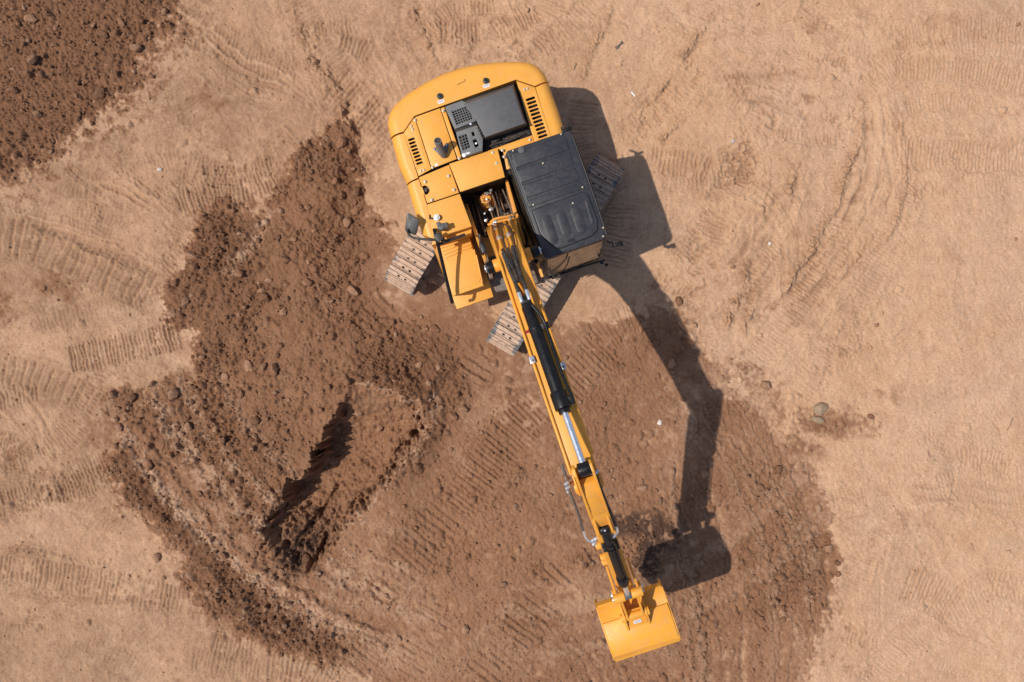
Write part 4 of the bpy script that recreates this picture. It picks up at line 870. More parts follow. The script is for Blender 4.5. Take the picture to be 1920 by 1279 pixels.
# manifold at the boom foot
for off, zz in ((0,0),(0.07,-0.03)):
    tube('manifold_pipe', [L(915-off*60,418+off*70,2.25), L(925,412+off*90,2.33), L(950,407+off*80,2.33), L(962,404+off*80,2.3)], 0.024, 'orange', boom, 9)
for q in [(907,416),(909,411),(918,421),(922,419),(926,419),(950,412),(953,408),(957,403),(960,406),(963,400),(949,399),(944,402),(966,405),(948,413)]:
    p = L(q[0],q[1],2.34); bm = bmesh.new(); b_cyl(bm,p-Vector((0.0,0,0.05)),p+Vector((rb.uniform(-.03,.03),rb.uniform(-.03,.03),0.03)),rb.uniform(.014,.024),8); finish('pipe_fitting', bm, rb.choice(['steel','steel','worn','orange']), boom, 0.004)
for (x0,x1) in ((0.085,0.02),(-0.065,-0.04),(0.0,0.02)):
    tube('boom_hose', [top_of(1.15,0.06,x0), top_of(1.32,0.09,(x0+x1)/2), top_of(1.5,0.12,x1*0.8), top_of(1.64,0.2,x1)], 0.024 if x0 else 0.012, 'rubber', boom, 9)
tube('boom_hose', [top_of(0.5,0.05,0.03), top_of(0.8,0.07,0.01), top_of(1.1,0.07,0.03), top_of(1.4,0.05,-0.01)], 0.012, 'rubber', boom, 7)
tube('boom_hose', [top_of(0.45,0.05,0.0), top_of(0.85,0.07,-0.12), top_of(1.2,0.07,-0.10), top_of(1.5,0.06,-0.05)], 0.012, 'rubber', boom, 7)
# boom pin bosses with the lift cylinders
for sx, nm in ((1,'r'),(-1,'l')):
    xb = BX + sx*0.36
    cyl('pin_boss', (BX+sx*0.18,0.95,3.38),(BX+sx*0.30,0.95,3.38),0.10,'yellow_arm',boom,20,0.01)
    lc = cyl('lift_cylinder', (xb,0.70,1.05),(xb,0.87,2.55),0.075,'black',root,20,0.01)
    cyl('cylinder_rod', (xb,0.87,2.53),(xb,0.94,3.30),0.045,'chrome',lc,16)
    cyl('rod_eye', (xb-0.055,0.95,3.38),(xb+0.055,0.95,3.38),0.095,'black',lc,20,0.01)
    cyl('rod_collar', (xb,0.925,3.16),(xb,0.94,3.31),0.068,'black',lc,16,0.008)
    tube('cylinder_hose', [(xb+sx*0.02,0.60,1.3),(xb+sx*0.05,0.45,1.7),(xb-sx*0.02,0.2,1.8)], 0.018,'rubber',lc)
    cyl('pin_cap', (xb+sx*0.06,0.95,3.38),(xb+sx*0.085,0.95,3.38),0.06,'steel',lc,14,0.006)
bm = bmesh.new(); b_box(bm,(BX+0.36,0.62,3.22),(0.09,0.16,0.12)); finish('boom_lamp', bm, 'black', boom, 0.015)
# ---------------- arm cylinder
c0 = Vector((BX-0.0,1.66,4.60)); c1 = Vector((BX-0.02,3.92,5.42)); ax = (c1-c0).normalized(); up_ = Vector((1,0,0)).cross(ax); 
if up_.z < 0: up_ = -up_
CL = (c1-c0).length
armc = cyl('arm_cylinder', c0+ax*0.06, c0+ax*(CL*0.655), 0.088, 'black', root, 28, 0.008)
cyl('cylinder_gland', c0+ax*(CL*0.56), c0+ax*(CL*0.66), 0.110, 'black', armc, 24, 0.012)
cyl('gland_ring', c0+ax*(CL*0.66), c0+ax*(CL*0.685), 0.078, 'black', armc, 20, 0.008)
cyl('cylinder_rod', c0+ax*(CL*0.67), c1-ax*0.06, 0.044, 'chrome', armc, 20)
cyl('rod_eye', c1-Vector((0.082,0,0)), c1+Vector((0.082,0,0)), 0.092, 'black', armc, 24, 0.012)
cyl('base_eye', c0-Vector((0.07,0,0)), c0+Vector((0.07,0,0)), 0.085, 'black', armc, 20, 0.01)
for sx in (-1,1):
    bm = bmesh.new(); p0 = top_of(1.35,0.0); p1 = top_of(1.95,0.0)
    b_extr(bm,[(p0.y,p0.z-0.02),(p1.y,p1.z-0.02),(c0.y+0.08,c0.z+0.05),(c0.y-0.04,c0.z+0.09),(c0.y-0.10,c0.z+0.03)],BX+sx*0.085-0.012,BX+sx*0.085+0.012); finish('cylinder_lug', bm, 'yellow_arm', boom, 0.004)
# tube strapped to the barrel
s_ = Vector((-1,0,0))
tp = [c0+ax*0.12+s_*0.06+up_*0.10, c0+ax*0.32+s_*0.13+up_*0.07, c0+ax*0.5+s_*0.14+up_*0.03, c0+ax*0.9+s_*0.13+up_*0.01, c0+ax*1.25+s_*0.135, c0+ax*1.45+s_*0.155, c0+ax*1.56+s_*0.15]
tube('cylinder_tube', tp, 0.022, 'black', armc, 10)
for t in (0.42,):
    bm = bmesh.new(); b_cyl(bm,c0+ax*(t-0.03),c0+ax*(t+0.03),0.095,20); b_box(bm,c0+ax*t+s_*0.13,(0.12,0.09,0.09)); finish('barrel_strap', bm, 'black', armc, 0.008)
bm = bmesh.new(); b_box(bm,c0+ax*1.5+s_*0.11,(0.12,0.12,0.08)); finish('port_block', bm, 'black', armc, 0.012)
cyl('bleed_plug', c0+ax*0.42-s_*0.09, c0+ax*0.42-s_*0.14, 0.02, 'red', armc, 8)
for sx in (-1,1): 
    p = c0+Vector((sx*0.055,-0.02,0.07)); cyl('hose_coupling', p-ax*0.13, p+ax*0.02, 0.030, 'steel', armc, 8, 0.004)
for sx in (-1,1):
    p = c0+Vector((sx*0.055,-0.02,0.07))-ax*0.12
    tube('supply_hose', [p, p-ax*0.14+Vector((0,-0.02,-0.06)), top_of(1.40,0.10,sx*0.06+0.02), top_of(1.2,0.06,0.085 if sx>0 else -0.06)], 0.027, 'rubber', armc, 10)

# ---------------- stick
PV = Vector((4.2,4.9)); TP = Vector((6.43,2.80)); sdir = (TP-PV).normalized(); ang = math.degrees(math.atan2(sdir.y,sdir.x))
SS = [(4.12,4.99,ang,.42,.255),(4.45,4.68,ang,.54,.26),(4.85,4.30,ang,.50,.265),(5.5,3.69,ang,.40,.265),(6.1,3.12,ang,.31,.26),(6.40,2.83,ang,.24,.25)]
stick = loft_beam('stick', SS, BX, 'yellow_arm', root)
sn = Vector((-sdir.y, sdir.x))
if sn.y < 0: sn = -sn
def stk(t, off, x=0.0):
    """t metres along the stick from its pivot, off metres above its axis"""
    q = PV + sdir*t + sn*off; return Vector((BX+x, q.x, q.y))
for sx in (-1,1):
    bm = bmesh.new(); b_extr(bm,[(3.82,5.44),(3.86,5.52),(3.96,5.53),(4.20,5.34),(4.55,5.02),(4.72,4.80),(4.4,4.5),(4.05,4.75),(3.95,5.05)],BX+sx*0.112-0.016,BX+sx*0.112+0.016); finish('fork_plate', bm, 'yellow_arm', stick, 0.006)
    cyl('fork_boss', (BX+sx*0.125,3.92,5.42),(BX+sx*0.145,3.92,5.42),0.065,'yellow_arm',stick,18,0.008)
    cyl('pivot_boss', (BX+sx*0.13,4.2,4.9),(BX+sx*0.195,4.2,4.9),0.10,'yellow_arm',stick,20,0.01)
    bm = bmesh.new(); b_extr(bm,[(3.7,4.98),(3.95,5.06),(4.2,5.06),(4.32,4.95),(4.32,4.83),(4.2,4.75),(3.9,4.65),(3.6,4.6)],BX+sx*0.158-0.012,BX+sx*0.158+0.012); finish('boom_end_ear', bm, 'yellow_arm', boom, 0.005)
bm = bmesh.new(); b_extr(bm,[(4.06,5.25),(4.12,5.32),(4.30,5.22),(4.62,4.93),(4.70,4.80),(4.3,4.8)],BX-0.10,BX+0.10); finish('crown_plate', bm, 'yellow_arm', stick, 0.02)
bm = bmesh.new(); b_extr(bm,[(4.42,5.09),(4.70,4.83),(4.86,4.66),(4.7,4.6),(4.5,4.7)],BX-0.134,BX+0.134); finish('stiffener_plate', bm, 'yellow_arm', stick, 0.012)
# tapering lugs of the bucket cylinder
bc0 = stk(1.02,0.40); bc0 = Vector((BX,4.93,4.58))
for sx in (-1,1):
    bm = bmesh.new(); b_extr(bm,[(4.62,4.86),(4.80,4.78),(4.95,4.68),(5.02,4.58),(5.00,4.50),(5.15,4.28),(4.6,4.55)],BX+sx*0.095-0.016,BX+sx*0.095+0.016); finish('cylinder_lug', bm, 'yellow_arm', stick, 0.006)
bc1 = Vector((BX-0.0,6.28,3.44)); bx_ = (bc1-bc0).normalized(); BL = (bc1-bc0).length
bcy = cyl('bucket_cylinder', bc0+bx_*0.05, bc0+bx_*(BL*0.80), 0.068, 'black', root, 24, 0.006)
cyl('base_eye', bc0-Vector((0.06,0,0)), bc0+Vector((0.06,0,0)), 0.082, 'black', bcy, 20, 0.012)
cyl('cylinder_gland', bc0+bx_*(BL*0.70), bc0+bx_*(BL*0.81), 0.085, 'black', bcy, 24, 0.02)
cyl('cylinder_rod', bc0+bx_*(BL*0.80), bc1, 0.042, 'chrome', bcy, 18)
cyl('rod_eye', bc1-Vector((0.05,0,0)), bc1+Vector((0.05,0,0)), 0.065, 'grey_plastic', bcy, 18, 0.008)
un = Vector((1,0,0)).cross(bx_); un = un if un.z > 0 else -un
tube('cylinder_tube', [bc0+bx_*0.2+un*0.09-Vector((0.03,0,0)), bc0+bx_*0.35+un*0.07-Vector((0.07,0,0)), bc0+bx_*0.7+un*0.07-Vector((0.065,0,0)), bc0+bx_*1.15+un*0.07-Vector((0.07,0,0)), bc0+bx_*1.3+un*0.05-Vector((0.10,0,0))], 0.016, 'black', bcy, 8)
for t in (0.36,0.47): 
    bm = bmesh.new(); b_cyl(bm,bc0+bx_*(t-0.02),bc0+bx_*(t+0.02),0.08,18); b_box(bm,bc0+bx_*t+Vector((0.09,0,0)),(0.06,0.06,0.05)); b_box(bm,bc0+bx_*t+Vector((-0.09,0,0.02)),(0.05,0.07,0.06)); finish('barrel_strap', bm, 'black', bcy, 0.006)
cyl('grease_nipple', bc0+Vector((0,0,0.075)), bc0+Vector((0,0,0.095)), 0.012, 'steel', bcy, 8)
# hoses looping down both sides of the stick
def Lh(x,y,z): return L(x,y,z)
tube('stick_hose', [Lh(1069,880,5.05),Lh(1073,900,5.1),Lh(1080,925,5.0),Lh(1086,943,4.95)], 0.018, 'worn', stick, 9)
tube('stick_hose', [Lh(1064,868,5.0),Lh(1074,905,5.02),Lh(1086,938,4.95),Lh(1094,965,4.75),Lh(1101,995,4.5),Lh(1107,1009,4.4)], 0.017, 'grey_plastic', stick, 9)
tube('hose_elbow', [Lh(1101,992,4.52),Lh(1104,1004,4.44),Lh(1110,1012,4.38),Lh(1119,1015,4.34)], 0.021, 'steel', stick, 9)
tube('stick_hose', [Lh(1118,870,5.0),Lh(1126,884,5.1),Lh(1133,903,5.05),Lh(1143,930,4.92),Lh(1152,955,4.75),Lh(1159,974,4.6),Lh(1162,988,4.5)], 0.020, 'rubber', stick, 9)
tube('stick_hose', [Lh(1120,885,5.0),Lh(1128,903,5.0),Lh(1140,935,4.85),Lh(1150,960,4.7)], 0.014, 'rubber', stick, 8)
tube('hose_elbow', [Lh(1160,982,4.54),Lh(1164,992,4.47),Lh(1162,998,4.42),Lh(1154,1001,4.38)], 0.022, 'steel', stick, 9)
for (x,y,z) in [(1129,881,5.08),(1124,885,5.1),(1073,903,5.1),(1075,911,5.08),(1077,918,5.0),(1119,1010,4.36),(1124,1008,4.36),(1120,1018,4.3),(1152,998,4.4),(1157,1003,4.4),(1148,1002,4.38)]:
    p = Lh(x,y,z); bm = bmesh.new(); b_cyl(bm,p-Vector((0.03,0.01,0)),p+Vector((0.03,0.01,0.01)),0.026,8); finish('hose_fitting', bm, 'steel', stick, 0.004)
cyl('clip_cap', Lh(1080,901,5.0), Lh(1082,903,5.0), 0.02, 'red', stick, 8)
bm = bmesh.new(); b_box(bm,Lh(1147,1022,4.1),(0.07,0.14,0.10)); b_box(bm,Lh(1152,1008,4.2),(0.09,0.07,0.08)); finish('hose_bracket', bm, 'black', stick, 0.012)
for (x,y,z) in [(1124,1022,4.0),(1132,1045,3.75),(1134,1053,3.7)]:
    p = Lh(x,y,z); bm = bmesh.new(); b_cyl(bm,p-Vector((0.05,0,0)),p+Vector((0.03,0,0)),0.06,12); finish('side_boss', bm, 'yellow_arm', stick, 0.01)
# ---------------- linkage
for sx in (-1,1):
    for (a, b, w_) in (((5.90,3.10),(6.28,3.44),.055),((6.28,3.44),(6.74,3.04),.06)):
        d = Vector(b)-Vector(a); n_ = Vector((-d.y,d.x)).normalized()*w_; A2,B2 = Vector(a),Vector(b); e_ = d.normalized()*w_
        off = 0.175 if a[0] < 6 else 0.125
        bm = bmesh.new(); b_extr(bm,[tuple(A2-n_),tuple(A2-e_),tuple(A2+n_),tuple(B2+n_),tuple(B2+e_),tuple(B2-n_)],BX+sx*off-0.017,BX+sx*off+0.017); finish('bucket_link', bm, 'yellow_arm', root, 0.006)
    cyl('link_boss', (BX+sx*0.055,6.28,3.44),(BX+sx*0.225,6.28,3.44),0.075,'yellow_arm',root,20,0.01)
    cyl('link_pin', (BX+sx*0.225,6.28,3.44),(BX+sx*0.245,6.28,3.44),0.035,'steel',root,12,0.004)
cyl('bucket_pin', (BX-0.26,6.43,2.80),(BX+0.26,6.43,2.80),0.05,'steel',root,14,0.004)
cyl('link_tube', (BX-0.16,6.74,3.04),(BX+0.16,6.74,3.04),0.06,'yellow_arm',root,18,0.008)
# ---------------- bucket
BYO = 0.035
prof = [(6.46,2.66),(6.50,2.78),(6.62,2.86),(6.80,2.90)]
shell = [(6.555,2.60),(6.575,2.72),(6.68,2.79),(6.83,2.83),(7.02,2.90),(7.20,2.91),(7.35,2.87),(7.45,2.77),(7.495,2.60),(7.48,2.36),(7.40,2.12),(7.25,1.90),(7.08,1.74)]
BW = 0.535; BCX = BX + 0.0
def thick(prof, th):
    out = []
    for i, p in enumerate(prof):
        a = Vector(prof[max(i-1,0)]); b = Vector(prof[min(i+1,len(prof)-1)]); d = (b-a).normalized(); out.append((p[0]-(-d.y)*-1*0 + d.y*-th*1.0*(-1)*-1, p[1]-d.x*th))
    return out
bm = bmesh.new(); inner_ = thick(shell, 0.022); b_extr(bm, shell + inner_[::-1], BCX-BW, BCX+BW); bucket = finish('bucket', bm, 'yellow_bucket', root, 0.003, 25)
bm = bmesh.new(); b_extr(bm,[(6.80,2.80),(6.80,2.855),(6.85,2.872),(7.02,2.918),(7.20,2.926),(7.33,2.895),(7.33,2.86),(7.20,2.90),(7.02,2.89)],BCX-BW+0.003,BCX+BW-0.003); finish('wear_strip', bm, 'yellow_bucket', bucket, 0.003, 25)
for sx in (-1,1):
    pr = shell + [(6.96,1.80),(6.60,2.22),(6.53,2.45)]
    bm = bmesh.new(); b_extr(bm,pr,BCX+sx*(BW+0.011)-0.011,BCX+sx*(BW+0.011)+0.011)
    for v_ in bm.verts:
        pass
    finish('side_plate', bm, 'yellow_bucket', bucket, 0.003)
    bm = bmesh.new(); b_extr(bm,[(6.34,2.80),(6.38,2.90),(6.46,2.92),(6.66,3.10),(6.74,3.13),(6.82,3.09),(7.02,2.90),(6.90,2.80),(6.62,2.7),(6.4,2.70)],BCX+sx*0.175-0.016,BCX+sx*0.175+0.016); finish('bucket_ear', bm, 'yellow_bucket', bucket, 0.006)
    cyl('ear_boss', (BCX+sx*0.19,6.43,2.80),(BCX+sx*0.24,6.43,2.80),0.085,'yellow_bucket',bucket,18,0.01)
    cyl('ear_boss', (BCX+sx*0.19,6.74,3.04),(BCX+sx*0.23,6.74,3.04),0.07,'yellow_bucket',bucket,18,0.01)
    cyl('pin_cap', (BCX+sx*0.24,6.43,2.80),(BCX+sx*0.262,6.43,2.80),0.04,'steel',bucket,12,0.005)
bm = bmesh.new(); b_extr(bm,[(6.90,1.76),(7.11,1.76),(7.13,1.73),(6.92,1.70)],BCX-BW-0.02,BCX+BW+0.02); finish('cutting_edge', bm, 'worn', bucket, 0.004)
bm = bmesh.new(); b_extr(bm,[(6.66,3.02),(6.74,3.06),(6.96,2.945),(6.97,2.90),(6.70,2.84)],BCX-0.155,BCX+0.155); finish('ear_bridge', bm, 'yellow_bucket', bucket, 0.008)
p = Vector((BCX-0.0,6.87,3.0)); bm = bmesh.new(); b_box(bm,p,(0.125,0.065,0.006),Matrix.Rotation(R(-27),4,'X')); finish('warning_sticker', bm, 'sticker', bucket); 
bm = bmesh.new(); b_box(bm,p+Vector((0,0.001,0.003)),(0.085,0.02,0.004),Matrix.Rotation(R(-27),4,'X')); finish('sticker_print', bm, 'sticker_ink', bucket)

# the whole working arm leans a little to the machine's right
LM = Matrix.Translation((BX,0,3.3)) @ Matrix.Rotation(R(2.5),4,'Y') @ Matrix.Translation((-BX,0,-3.3))
arm_names = ('boom','stick','arm_cylinder','bucket_cylinder','bucket','bucket_link','link_boss','link_pin','bucket_pin','link_tube')
done_ = set()
for o in [c for c in root.children if c.name.split('.')[0] in arm_names]:
    for q in [o] + list(o.children):
        if q.data.name not in done_: q.data.transform(LM); done_.add(q.data.name)
# ---------------- cab
ZR = 2.95
rf = [(947,287),(950,281),(1062,243),(1071,245),(1076,252),(1140,438),(1139,446),(1132,451),(1034,485),(1024,488),(1017,482)]
roof_xy = LP(rf, ZR)
roof = loft_cap('cab_roof', roof_xy, inset(roof_xy, [0.02]*len(rf)), 2.84, 2.95, 'roof', root, 0.022)
def rp_(pts, z=ZR+0.01): return LP(pts, z)
def raised(name, pts, z0, z1, ins_, parent=roof, bev=0.006):
    q = LP(pts, z1); return loft_cap(name, q, inset(q,[ins_]*len(q)), z0, z1, 'roof', parent, bev)
raised('roof_panel', [(957,288),(1056,254),(1064,262),(1068,281),(967,316)], 2.945, 2.963, 0.014)
raised('roof_panel', [(968,319),(1069,284),(1078,310),(977,344)], 2.945, 2.960, 0.012)
raised('roof_panel', [(978,347),(1079,313),(1088,338),(986,373)], 2.945, 2.963, 0.012)
raised('roof_panel', [(987,376),(1089,341),(1093,354),(992,390)], 2.945, 2.960, 0.008)
hatch = raised('roof_hatch', [(996,394),(1014,386),(1094,358),(1104,364),(1122,412),(1122,432),(1110,444),(1052,467),(1040,466),(1024,452),(1012,440)], 2.945, 2.985, 0.02, bev=0.01)
for (a,b) in [((1020,399),(1042,462)),((1048,391),(1066,446)),((1074,382),(1094,440)),((1098,372),(1113,424))]:
    pa, pb = L(a[0],a[1],2.99), L(b[0],b[1],2.99); d = (pb-pa).normalized(); pa += d*0.03; pb -= d*0.03
    ctr = ((pa+pb)/2).xy; an = math.atan2(d.y,d.x); cp = capsule(ctr, an, (pb-pa).length, 0.155, 7)
    if a[0] > 1090: cp = capsule(ctr, an, (pb-pa).length, 0.05, 7)
    loft_cap('roof_rib', cp, inset(cp,[0.003]*len(cp)), 2.98, 2.994, 'roof', roof, 0.003)
bm = bmesh.new(); b_box(bm, L(1070,452,2.97), (0.16,0.07,0.03)); finish('hatch_latch', bm, 'roof', roof, 0.01)
p = L(977.5,281,2.98); cyl('roof_plug', (p.x,p.y,2.94),(p.x,p.y,2.985),0.052,'grey_plastic',roof,18,0.008)
for q in [(962,282.5),(1052,251.5),(1018,306),(1131,427),(1131,443),(1014,467),(1092,351),(1074,381),(1000,384)]:
    p = L(*q,2.985); cyl('roof_screw', (p.x,p.y,2.95),(p.x,p.y,2.992),0.014,'bolt',roof,10,0.003)
# gutters with bright edges
tube('roof_gutter', [L(950,290,2.94),L(983,380,2.94),L(1017,476,2.94)], 0.018, 'black', roof, 8)
tube('roof_gutter', [L(1074,256,2.94),L(1106,345,2.94),L(1137,438,2.94)], 0.018, 'black', roof, 8)
tube('roof_gutter', [L(961,300,2.965),L(990,380,2.965)], 0.008, 'grey_frame', roof, 6)
# shell of the cab
rc = [Vector(p) for p in LP([(949,284),(1073,245),(1138,448),(1022,486)], 2.85)]   # rear-right, rear-left, front-left, front-right
rrR, rrL, frL, frR = rc
fwd = Vector((0,1)); base = [rrR+Vector((0.0,0.0)), rrL, frL+fwd*0.20, frR+fwd*0.20]
ZB = 1.16
def pillar(name, p0, z0, p1, z1, w=0.07, mat='black', parent=None):
    bm = bmesh.new(); a = [bm.verts.new((p0.x+dx*w/2,p0.y+dy*w/2,z0)) for dx,dy in ((-1,-1),(1,-1),(1,1),(-1,1))]; b = [bm.verts.new((p1.x+dx*w/2,p1.y+dy*w/2,z1)) for dx,dy in ((-1,-1),(1,-1),(1,1),(-1,1))]
    bm.faces.new(a[::-1]); bm.faces.new(b); [bm.faces.new((a[i],a[(i+1)%4],b[(i+1)%4],b[i])) for i in range(4)]
    return finish(name, bm, mat, parent, 0.012)
inw = [Vector((-0.05,0.05)),Vector((0.05,0.05)),Vector((0.05,-0.05)),Vector((-0.05,-0.05))]
bm = bmesh.new(); b_prism(bm, [p+i_*-0.0 for p,i_ in zip(base,inw)], 1.05, ZB); cab = finish('cab_floor', bm, 'black', root, 0.01)
for k in range(4): pillar('cab_pillar', base[k]+inw[k], ZB, rc[k]+inw[k], 2.86, 0.075, 'black', cab)
mid0 = base[0].lerp(base[3],0.5)+inw[0]*Vector((1,0)).x; 
for (a,b,ra,rb_) in ((0,3,0,3),(1,2,1,2)):
    pillar('cab_pillar', base[a].lerp(base[b],0.48)+Vector((inw[a].x,0)), ZB, rc[ra].lerp(rc[rb_],0.48)+Vector((inw[a].x,0)), 2.86, 0.08, 'black', cab)
def pane(name, A, B, C_, D_, mat='glass', th=0.008):
    bm = bmesh.new(); n = (B-A).cross(D_-A).normalized()*th
    v0 = [bm.verts.new(p) for p in (A,B,C_,D_)]; v1 = [bm.verts.new(p+n) for p in (A,B,C_,D_)]
    bm.faces.new(v0[::-1]); bm.faces.new(v1); [bm.faces.new((v0[i],v0[(i+1)%4],v1[(i+1)%4],v1[i])) for i in range(4)]
    return finish(name, bm, mat, cab)
def V3(p,z): return Vector((p.x,p.y,z))
def quadpane(nm,i,j,za,zb,mat='glass',t0=0.04,t1=0.96,out=0.0):
    a0=base[i].lerp(base[j],t0); a1=base[i].lerp(base[j],t1); r0=rc[i].lerp(rc[j],t0); r1=rc[i].lerp(rc[j],t1)
    f=lambda b_,r_,z: V3(b_.lerp(r_,(z-ZB)/(2.86-ZB)),z)
    return pane(nm, f(a0,r0,za), f(a1,r1,za), f(a1,r1,zb), f(a0,r0,zb), mat)
quadpane('windshield',2,3,1.30,2.80)
quadpane('lower_panel',2,3,ZB,1.28,'black')
quadpane('side_window',3,0,1.75,2.80); quadpane('side_panel',3,0,ZB,1.74,'roof')
quadpane('side_window',1,2,1.75,2.80); quadpane('cab_door',1,2,ZB,1.74,'roof')
quadpane('rear_window',0,1,1.9,2.80); quadpane('rear_panel',0,1,ZB,1.89,'roof')
bm = bmesh.new(); c_ = (base[0]+base[1]+base[2]+base[3])/4
b_box(bm,(c_.x,c_.y-0.15,1.45),(0.5,0.5,0.14)); b_box(bm,(c_.x,c_.y-0.42,1.85),(0.48,0.14,0.75)); b_box(bm,(c_.x,c_.y-0.45,2.30),(0.28,0.1,0.22)); finish('driver_seat', bm, 'seat', cab, 0.04)
for sx in (-1,1):
    bm = bmesh.new(); b_box(bm,(c_.x+sx*0.33,c_.y+0.0,1.55),(0.14,0.5,0.2)); b_cyl(bm,(c_.x+sx*0.33,c_.y+0.2,1.6),(c_.x+sx*0.33,c_.y+0.24,1.82),0.025,10); finish('control_console', bm, 'rail', cab, 0.015)
bm = bmesh.new(); b_box(bm,(frR.x-0.12,frR.y-0.06,2.0),(0.06,0.04,0.25)); finish('monitor', bm, 'black', cab, 0.01)
tube('wiper_arm', [V3(frR+fwd*0.24+Vector((-0.12,0)),1.35), V3(frR+fwd*0.17+Vector((-0.35,0)),1.9), V3(frR+fwd*0.07+Vector((-0.4,0)),2.6)], 0.012,'black',cab)
tube('front_grab_rail', [L(1026,522,1.2),L(1060,512,1.25),L(1100,498,1.3),L(1134,488,1.3)], 0.02, 'rail', cab)
# mirrors and lamps on the cab corners
tube('cab_mirror_arm', [L(1137,452,2.5),L(1146,456,2.5),L(1156,460,2.5)], 0.016, 'black', root)
bm = bmesh.new(); b_box(bm,L(1158,458,2.48),(0.14,0.06,0.10)); b_box(bm,L(1164,457,2.48),(0.06,0.09,0.06)); b_box(bm,L(1147,457,2.45),(0.05,0.08,0.06)); finish('cab_mirror', bm, 'black', root, 0.015)
for q in [(1128,493,1.4),(1137,497,1.4)]:
    bm = bmesh.new(); b_box(bm,L(*q),(0.05,0.05,0.06)); finish('step_bracket', bm, 'black', root, 0.01)
bm = bmesh.new()
for k in range(7):
    b_tube(bm,[L(1012+rb.uniform(-4,10),470+rb.uniform(-10,5),2.0),L(1018+rb.uniform(-3,8),495,1.7),L(1024+rb.uniform(-6,6),520+rb.uniform(-5,5),1.3)],0.014,6)
finish('cab_wiring', bm, 'rubber', root)
for q in [(1000,482,2.0),(996,468,2.2),(1005,490,1.8)]:
    bm = bmesh.new(); b_cyl(bm,L(*q)-Vector((0,0,.1)),L(*q),0.045,14); finish('frame_lamp', bm, 'black', root, 0.01)
# beacon on the rear right corner of the roof
bm = bmesh.new(); b_cyl(bm,L(1053,240,2.7),L(1053,240,2.95),0.02,8); b_box(bm,L(1062,243,2.9),(0.16,0.05,0.05)); finish('antenna_base', bm, 'black', root, 0.008)

# ---------------- crawlers
tdir = Vector((0.512,0.859,0)).normalized(); tlat = Vector((0.859,-0.512,0)).normalized()
def shoe_mesh():
    bm = bmesh.new(); hole = [capsule((sx*0.07+o,-0.040),0,0.062,0.036,3) for sx,o in ((-1,0),(1,0))]
    pts = [(-0.30,-0.088),(0.30,-0.088),(0.30,0.092),(-0.30,0.092)]; loops=[]
    for poly in [pts]+hole:
        v_=[bm.verts.new((p[0],p[1],0.0)) for p in poly]; loops += [bm.edges.new((v_[i],v_[(i+1)%len(v_)])) for i in range(len(v_))]
    bmesh.ops.triangle_fill(bm,edges=loops,use_beauty=True)
    for f in bm.faces:
        if f.normal.z<0: f.normal_flip()
    r=bmesh.ops.extrude_face_region(bm,geom=bm.faces[:]); bmesh.ops.translate(bm,vec=(0,0,-0.014),verts=[g for g in r['geom'] if isinstance(g,bmesh.types.BMVert)])
    for y in (-0.080,0.002,0.080):
        b_extr(bm,[(y-0.009,-0.002),(y+0.009,-0.002),(y+0.006,0.028),(y-0.006,0.028)],-0.298,0.298)
    bmesh.ops.recalc_face_normals(bm,faces=bm.faces[:])
    me=bpy.data.meshes.new('track_shoe'); bm.to_mesh(me); bm.free(); me.materials.append(M['shoe']); return me
SM = shoe_mesh()
HL, TR = 1.62, 0.385
for sgn, cen in ((1,Vector((0.815,1.61,0))),(-1,Vector((-1.083,2.742,0)))):
    X_ = tlat.copy(); Y_ = tdir.copy(); B = Matrix(((X_.x,Y_.x,0,cen.x),(X_.y,Y_.y,0,cen.y),(0,0,1,0),(0,0,0,1)))
    TL = RI @ B
    bm = bmesh.new()
    b_extr(bm,[(-1.45,0.22),(1.45,0.22),(1.5,0.5),(1.3,0.66),(-1.3,0.66),(-1.5,0.5)],-0.14,0.14)
    for s in (-HL,HL): b_cyl(bm,(-0.11,s,0.43),(0.11,s,0.43),0.33,28); b_cyl(bm,(-0.2,s,0.43),(0.2,s,0.43),0.16,18)
    for k in range(8): b_cyl(bm,(-0.16,-1.2+k*0.343,0.16),(0.16,-1.2+k*0.343,0.16),0.09,14)
    b_extr(bm,[(-HL,0.77),(HL,0.77),(HL,0.80),(-HL,0.80)],-0.09,0.09); b_extr(bm,[(-HL,0.06),(HL,0.06),(HL,0.09),(-HL,0.09)],-0.09,0.09)
    tr = finish('crawler_track', bm, 'track_frame', root, 0.0); tr.matrix_local = TL
    per = 4*HL + 2*math.pi*TR; N = int(round(per/0.19))
    for k in range(N):
        s = (k+0.37*(sgn>0))*per/N
        if s < 2*HL: y,z,n_ = -HL+s, 0.43+TR, 0.0
        elif s < 2*HL+math.pi*TR: a=(s-2*HL)/TR; y,z,n_ = HL+TR*math.sin(a), 0.43+TR*math.cos(a), -a
        elif s < 4*HL+math.pi*TR: y,z,n_ = HL-(s-2*HL-math.pi*TR), 0.43-TR, -math.pi
        else: a=(s-4*HL-math.pi*TR)/TR; y,z,n_ = -HL-TR*math.sin(a), 0.43-TR*math.cos(a), -math.pi-a
        o = bpy.data.objects.new('track_shoe',SM); COL.objects.link(o); o.parent = tr
        sag = -0.012*math.sin(math.pi*(y+HL)/(2*HL)) if z > 0.7 else 0
        o.matrix_local = Matrix.Translation((0,y,z+sag)) @ Matrix.Rotation(n_,4,'X')
